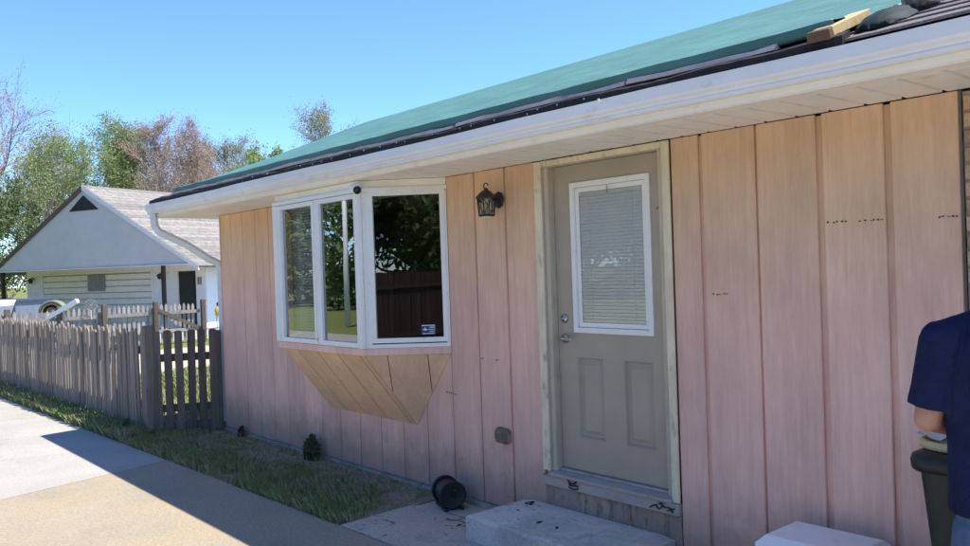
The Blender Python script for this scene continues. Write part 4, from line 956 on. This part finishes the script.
tree('leafing_tree', 'thin pale green tree left of the garage gable', ground_at(34, 46), 9.8, 4.4, 12, 'spring', 13, .07, .22, BARKP, .2, nlimb=15, nsub=8, ntwig=7)
tree('leafing_tree', 'round bright green tree just above the garage ridge', ground_at(97, 50), 11.4, 4.3, 13, 'spring', 18, .07, .24, BARK, .2, nlimb=16, nsub=9, ntwig=7, upness=.75)
tree('leafing_tree', 'narrow olive tree with bare top right of the bright green tree', ground_at(140, 52), 11.2, 3.2, 14, 'olive', 15, .065, .22, BARKP, .16, nlimb=15, nsub=8, ntwig=7, upness=.85)
tree('bare_tree', 'reddish bare tree with several stems above the grey shingles', ground_at(172, 50), 11.3, 3.6, 15, 'bud', 10, .05, .20, BARKP, .2, nlimb=18, nsub=9, ntwig=9, upness=.9)
tree('bare_tree', 'reddish bare tree close beside the gutter end', ground_at(204, 52), 11.2, 3.6, 16, 'bud', 10, .05, .20, BARKP, .2, nlimb=18, nsub=9, ntwig=9, upness=.85)
tree('leafing_tree', 'pale budding tree over the far end of the tarp', ground_at(247, 56), 11.0, 4.0, 17, 'olive', 13, .055, .22, BARKP, .18, nlimb=16, nsub=9, ntwig=8, upness=.7)
tree('leafing_tree', 'small yellow green tree peeping over the tarp beside the fir tip', ground_at(268, 44), 8.6, 2.7, 18, 'spring', 10, .08, .14, BARK, .14, nlimb=13, nsub=8, ntwig=6, upness=.7)
tree('leafing_tree', 'lone round budding tree rising behind the tarp ridge', ground_at(338, 60), 13.6, 4.2, 19, 'olive', 10, .065, .22, BARKP, .2, nlimb=16, nsub=9, ntwig=8, upness=.7)
tree('leafing_tree', 'low dark green tree at the left behind the gable foot', ground_at(6, 44), 6.2, 3.4, 20, 'deep', 16, .10, .18, BARK, .14, nlimb=14, nsub=8, ntwig=6, fork=.1)
tree('leafing_tree', 'low green tree close behind the left slope of the gable', ground_at(42, 56), 7.6, 3.8, 21, 'spring', 12, .09, .2, BARK, .14, nlimb=14, nsub=8, ntwig=6, fork=.12)
tree('leafing_tree', 'soft pale green tree between the two left trees', ground_at(66, 58), 11.0, 4.4, 22, 'olive', 13, .075, .24, BARKP, .18, nlimb=15, nsub=8, ntwig=7, fork=.2)
tree('bare_tree', 'low brown thicket tree filling in above the gutter end', ground_at(226, 60), 10.6, 4.4, 23, 'bud', 10, .06, .24, BARKP, .18, nlimb=16, nsub=8, ntwig=8, fork=.15)
tree('leafing_tree', 'low olive tree behind the ridge of the garage', ground_at(122, 62), 10.4, 4.6, 24, 'olive', 12, .08, .26, BARKP, .18, nlimb=15, nsub=8, ntwig=7, fork=.15)
tree('leafing_tree', 'low mixed tree behind the grey shingles', ground_at(185, 64), 10.2, 4.6, 25, 'olive', 11, .08, .26, BARKP, .18, nlimb=15, nsub=8, ntwig=7, fork=.15)
def fir(base, H, seed):
    t = thing('fir_tree', 'dark fir tip showing above the far end of the tarp', 'tree', tuple(base), 'trees behind the garage'); r = random.Random(seed); out = [([Vector(base), Vector(base) + Vector((0, 0, H))], [.14, .01])]; tips = []
    for i in range(90):
        f = .12 + .88 * (i / 90); az = i * 2.4; L = (1 - f) * 2.0 + .12; p = Vector(base) + Vector((0, 0, H * f)); e = p + Vector((math.cos(az) * L, math.sin(az) * L, -.12 * L)); out.append(([p, e], [.02, .005])); tips.append([p, e])
    place('trunk', branches_mesh('trunk', out), BARK, t); place('crown', leaves_mesh('crown', tips, 46, .11, .09, seed), LEAF['fir'], t)
fir(ground_at(281, 47), 8.6, 5)
# what the windows mirror: a dark fence, shade trees, a lamp post across the lawn
pf = thing('privacy_fence', 'dark brown board fence mirrored in the angled bay light', 'fence', (6, -10, 0))
ps = MB().box(-.07, .07, 0, .022, 0, 1.75).mesh('board')
for i in range(110): place('board', ps, M['fence_brown'], pf, (-1.5 + i * .15, -10.2 + rnd.uniform(-.004, .004), rnd.uniform(-.01, .02)))
for z in (.3, 1.4): MB().box(-1.6, 15, -10.175, -10.13, z, z + .09).build('rail', M['fence_brown'], pf)
k = 0
shade = ['shade tree mirrored low in the door glass', 'shade tree mirrored beside the door blind cord', 'shade tree mirrored high in the angled bay light', 'shade tree mirrored beside the fence post', 'shade tree mirrored at the right of the bay glass', 'shade tree mirrored in the left bay light', 'shade tree mirrored above the sunny lawn', 'shade tree mirrored near the lamp post', 'shade tree mirrored at the left of the bay glass', 'shade tree mirrored at the far end of the lawn', 'shade tree mirrored behind the lamp post']
for (x_, y_, h_) in ((-23, -35, 8.6), (-31, -34, 8.8), (4, -27, 7.2), (12, -28, 7.8), (20, -27, 7.4), (-35, -24, 8.0), (-27, -29, 8.4), (-43, -19, 8.0), (-18, -32, 8.4), (-51, -14, 9), (-8, -31, 8.0)):
    tree('shade_tree', shade[k], Vector((x_, y_, 0)), h_, 6.2, 40 + k, 'deep', 46, .21, .5, BARK, .22, group='trees across the lawn', nlimb=15, nsub=7, ntwig=4, fork=.03, upness=.12); k += 1
lp = thing('lamp_post', 'pale lamp post mirrored in the bay window', 'lamp post', (-20, -11.5, 0))
MB().tube([(-20, -11.5, 0), (-20, -11.5, 5.0)], [.10, .07], 10).build('pole', M['gutter'], lp, True)
MB().lathe((-20, -11.3, 4.6), (0, 0, 1), [(.08, 0), (.2, .08), (.22, .5), (.15, .62), (.03, .65)], 12).build('lamp_head', M['gutter'], lp, True)

# ------------------------------------------------------------------ grass and weeds
g_ = np.random.default_rng(3)
def blades(n, sampler, h0, h1, w, seed):
    P = sampler(n); n = len(P); h = g_.uniform(h0, h1, n); az = g_.uniform(0, 2*np.pi, n); lean = g_.uniform(.1, .7, n) * h
    sx, sy = np.cos(az) * w, np.sin(az) * w; lx, ly = -np.sin(az) * lean, np.cos(az) * lean
    a = np.stack([P[:, 0]-sx, P[:, 1]-sy, P[:, 2]], 1); b = np.stack([P[:, 0]+sx, P[:, 1]+sy, P[:, 2]], 1)
    c = np.stack([P[:, 0]+sx*.7+lx*.4, P[:, 1]+sy*.7+ly*.4, P[:, 2]+h*.6], 1); d = np.stack([P[:, 0]+lx, P[:, 1]+ly, P[:, 2]+h], 1)
    V = np.stack([a, b, c, d], 1).reshape(-1, 3); return V
def patch(x, y):
    return (np.sin(x*2.3+1)+np.sin(x*5.1+y*4)+np.sin(y*7.3-x*1.7)+np.sin(x*9.7+y*3.1)*.6)
def strip(n):
    x = g_.uniform(-5.7, -1.24, n); e = EY(x); t = g_.random(n)**.85; y = e + t * (-.02 - e) ; keep = g_.random(n) < np.clip(.55 + .26*patch(x, y) - 1.5*np.clip((t-.42)*1.9, 0, 1), .03, 1) * np.clip((-x - 1.2) / .5, .12, 1)
    x, y = x[keep], y[keep]; return np.stack([x, y, np.full(len(x), -.014)], 1)
def strip2(n):
    x = -5.7 - 9.5 * g_.random(n)**1.2; e = EY(x); y = e + g_.random(n) * (FYX(x) + .1 - e); return np.stack([x, y, np.full(n, -.014)], 1)
def yard(n):
    x = g_.uniform(-12.4, -5.5, n); y = g_.uniform(-.5, 4.5, n); return np.stack([x, y, np.full(n, -.03)], 1)
gm = Mat('grass_blade', (.24, .29, .11), .6, .2); gm.mix(gm.ramp(gm.noise(2.0, 4, .7), .42, .60), (.32, .29, .16)); gm.vary(gm.noise(25, 3, .7), .6, 1.4); M['blade'] = gm.m
V = np.concatenate([blades(90000, strip, .03, .10, .0030, 1), blades(30000, strip2, .05, .16, .004, 2), blades(26000, yard, .04, .12, .007, 3)])
o = place('grass', fast_mesh('grass', V, np.arange(len(V)).reshape(-1, 4)), M['blade']); o['kind'] = 'stuff'; tag(o, 'patchy short grass between pavement fence and pink wall', None)
def weed(x, y, h, n, label, col):
    rng = np.random.default_rng(int(abs(x) * 100)); Vs = []
    for i in range(n):
        az = rng.uniform(0, 6.28); rr = h * .45 * rng.random() ** .6; zz = h * rng.random() ** .8 * (1 - .5 * (rr / (h * .45)) ** 2)
        p = np.array([x + np.cos(az) * rr, y - abs(np.sin(az)) * rr * .8, zz]); d = rng.normal(size=3); d[2] = abs(d[2]) + .3; d /= np.linalg.norm(d); sd = np.cross(d, rng.normal(size=3)); sd /= np.linalg.norm(sd)
        L = h * rng.uniform(.07, .16); Vs += [p - d * L, p + sd * L * .4, p + d * L, p - sd * L * .4]
    for i in range(26):
        az = rng.uniform(0, 6.28); d = np.array([np.cos(az) * .5, -abs(np.sin(az)) * .5, 1]) * h * rng.uniform(.6, 1.15); p = np.array([x, y, -.01]); sd = np.array([.003, 0, 0]); Vs += [p - sd, p + sd, p + d * .6 + sd, p + d]
    o = place('weed', fast_mesh('weed', np.array(Vs), np.arange(len(Vs)).reshape(-1, 4)), col); tag(o, label, 'weed', 'weeds along the wall foot')
wm = leaf_mat('weed_leaf', (.09, .11, .055), (.13, .14, .07))
weed(-3.22, -.07, .25, 700, 'bushy dark weed against the wall under the bay', wm); weed(-4.86, -.05, .14, 260, 'small dark weed at the wall near the gate', wm)
weed(-6.1, -.88, .2, 260, 'tuft of weeds at the foot of the corner post', wm)
lit = plain('pale_stone', (.45, .43, .40), .9, .1)
for i, (x_, y_, s_) in enumerate(((-4.55, -.14, .022), (-4.45, -.12, .016), (-4.62, -.10, .014))):
    o = MB().ellipsoid((x_, y_, s_ * .5), s_, s_ * .8, s_ * .6, None, 8, 5).build('stone', lit, None); tag(o, ['larger pale pebble in the soil by the wall', 'middle pale pebble in the soil by the wall', 'smallest pale pebble close to the wall'][i], 'pebble')
def leaf_scrap(cx, cy, z, n, sx, sy, label, name='leaf_litter'):
    mb = MB()
    for i in range(n):
        a = rnd.uniform(0, 6.28); l = rnd.uniform(.012, .035); w = l * .35; x_, y_ = cx + rnd.gauss(0, sx), cy + rnd.gauss(0, sy)
        c, s_ = math.cos(a), math.sin(a)
        mb.add([(x_ + c*l, y_ + s_*l, z + .002), (x_ - s_*w, y_ + c*w, z + .007), (x_ - c*l, y_ - s_*l, z + .002), (x_ + s_*w, y_ - c*w, z + .001)], [(0, 1, 2, 3)])
    o = mb.build(name, M['leaf'], None); o['kind'] = 'stuff'; o['label'] = label
M['leaf'] = plain('dead_leaf', (.05, .035, .025), .9, .1, n1=30, amt=.4, bump=0)
leaf_scrap(.15, -.36, .164, 4, .14, .06, 'dead leaves scattered on the concrete step'); leaf_scrap(-.20, -.09, .164, 9, .07, .03, 'dead leaves at the back corner of the step'); leaf_scrap(-.50, -.38, .001, 8, .10, .08, 'dead leaves on the pad beside the step')

# ------------------------------------------------------------------ person in navy shirt
PR = Vector((2.995, -.845, 0)); pf_ = Vector((-.42, .907, 0)).normalized(); plf = Vector((-pf_.y, pf_.x, 0))
def B3(l, f, z): return PR + plf * l + pf_ * f + Vector((0, 0, z))
AX = (plf, pf_, Vector((0, 0, 1)))
def solid(mb, voxel, name, mat, parent=None, smooth=6):
    me = mb.mesh(name); o = bpy.data.objects.new(name, me); COL.objects.link(o)
    r_ = o.modifiers.new('r', 'REMESH'); r_.mode = 'VOXEL'; r_.voxel_size = voxel
    s_ = o.modifiers.new('s', 'SMOOTH'); s_.factor = .5; s_.iterations = smooth
    dg = bpy.context.evaluated_depsgraph_get(); nm = bpy.data.meshes.new_from_object(o.evaluated_get(dg)); bpy.data.objects.remove(o)
    nm.name = name; nm.polygons.foreach_set('use_smooth', [True] * len(nm.polygons)); nm.materials.clear()
    return place(name, nm, mat, parent)
skin = Mat('skin', (.46, .24, .16), .5, .35); skin.vary(skin.noise(20, 3, .6), .92, 1.08); M['skin'] = skin.m
def oval(z, rl, rf, cf=0.0, cl=0.0, n=20): return [B3(cl + rl * math.cos(2*math.pi*k/n), cf + rf * math.sin(2*math.pi*k/n), z) for k in range(n)]
bd_ = MB()
bd_.loft([oval(.86, .15, .11), oval(1.0, .165, .115), oval(1.15, .155, .115, .01), oval(1.32, .175, .12, .01), oval(1.46, .165, .10), oval(1.54, .10, .075, .0), oval(1.57, .06, .06, .01)])
bd_.capsule(B3(0, .01, 1.52), B3(0, .045, 1.66), .062, .056)
bd_.ellipsoid(B3(0, .06, 1.765), .076, .098, .122, AX); bd_.ellipsoid(B3(0, .09, 1.70), .056, .07, .07, AX)
bd_.ellipsoid(B3(0, .158, 1.75), .014, .022, .026, AX, 8, 6)
for s_ in (-1, 1):
    bd_.ellipsoid(B3(s_ * .078, .055, 1.755), .012, .022, .034, AX, 8, 6)
    bd_.capsule(B3(s_ * .09, 0, .88), B3(s_ * .11, .02, .50), .066, .056); bd_.capsule(B3(s_ * .11, .02, .50), B3(s_ * .115, -.01, .09), .055, .04)
    bd_.capsule(B3(s_ * .115, -.02, .05), B3(s_ * .125, .15, .035), .042, .035)
armL = [B3(.195, 0, 1.478), B3(.245, .02, 1.205), B3(.165, .25, 1.135)]; armR = [B3(-.205, 0, 1.478), B3(-.26, .06, 1.22), B3(-.12, .28, 1.13)]
for A_, s_ in ((armL, 1), (armR, -1)):
    bd_.capsule(A_[0], A_[1], .060, .046); bd_.capsule(A_[1], A_[2], .045, .030)
    fd = (A_[2] - A_[1]).normalized(); sd_ = fd.cross(Vector((0, 0, 1))).normalized(); pc = A_[2] + fd * .05
    bd_.capsule(A_[2], A_[2] + fd * .075, .030, .034)
    for k, (ln, off) in enumerate(((.068, -.030), (.078, -.011), (.074, .009), (.058, .028))):
        q = A_[2] + fd * .095 + sd_ * off; q1 = q + fd * ln * .5 + Vector((0, 0, -.012)); q2 = q1 + fd * ln * .35 + Vector((0, 0, -.028))
        bd_.capsule(q - fd * .02, q1, .0095, .009, 8); bd_.capsule(q1, q2, .009, .0075, 8)
    th = A_[2] + fd * .045 - sd_ * s_ * .032; bd_.capsule(th, th + fd * .035 - sd_ * s_ * .022, .012, .010, 8); bd_.capsule(th + fd * .035 - sd_ * s_ * .022, th + fd * .065 - sd_ * s_ * .022 + Vector((0, 0, -.01)), .010, .008, 8)
person = solid(bd_, .0055, 'person', M['skin'], None, 4)
tag(person, 'person in navy T-shirt and jeans working with their back turned at the bin', 'person')
shm = Mat('navy_cotton', (.010, .015, .052), .85, .2); shm.vary(shm.noise(6, 4, .6), .8, 1.2); shm.bump(shm.noise(6, 4, .6, (1, 1, .45), dist=1.0), 1.0, .05); shm.bump(shm.noise(300, 2, .5), .2, .001)
s1 = MB()
s1.loft([oval(.895, .195, .150, .0), oval(.98, .192, .148, .005), oval(1.12, .190, .145, .01), oval(1.30, .202, .143, .01), oval(1.42, .205, .130, .005), oval(1.50, .185, .112, .0), oval(1.545, .125, .090, .0), oval(1.58, .078, .072, .01), oval(1.592, .07, .068, .015)])
for A_ in (armL, armR):
    d = (A_[1] - A_[0]); e = A_[0] + d * .80; dn = d.normalized()
    s1.lathe(A_[0] - dn * .03, dn, [(.045, -.035), (.066, -.01), (.075, .04), (.074, .12), (.073, .2), (.076, (e - A_[0]).length + .04)], 16)
for s_ in (-1, 1): s1.capsule(B3(s_ * .05, .0, 1.545), B3(s_ * .200, 0, 1.482), .060, .070)
solid(s1, .008, 'shirt', shm.m, person, 4)
jm = Mat('blue_denim', (.075, .12, .20), .85, .2); jm.vary(jm.noise(8, 5, .7), .75, 1.3); jm.bump(jm.noise(7, 3, .6), .5, .02); jm.bump(jm.noise(250, 2, .5), .3, .001)
j1 = MB(); j1.loft([oval(.80, .165, .13), oval(.90, .172, .135), oval(.98, .168, .128)])
for s_ in (-1, 1): j1.loft([oval(.05, .068, .075, -.005, s_ * .115, 14), oval(.25, .07, .072, -.005, s_ * .115, 14), oval(.50, .078, .08, .015, s_ * .11, 14), oval(.70, .09, .095, .008, s_ * .105, 14), oval(.86, .095, .12, 0, s_ * .085, 14)])
solid(j1, .009, 'jeans', jm.m, person, 4)
hr = MB(); hr.ellipsoid(B3(0, .045, 1.80), .083, .100, .098, AX); hr.ellipsoid(B3(0, -.005, 1.745), .072, .06, .07, AX)
solid(hr, .008, 'hair', plain('brown_hair', (.05, .03, .02), .6, .3, n1=30, amt=.3, n2=90, bump=.6), person, 3)
for s_ in (-1, 1):
    sh_ = MB(); sh_.loft([oval(.0, .052, .13, .065, s_ * .12, 14), oval(.03, .054, .135, .065, s_ * .12, 14), oval(.075, .048, .10, .04, s_ * .12, 14), oval(.10, .044, .055, -.01, s_ * .118, 14)]); sh_.build('shoe', M['black'], person, True)
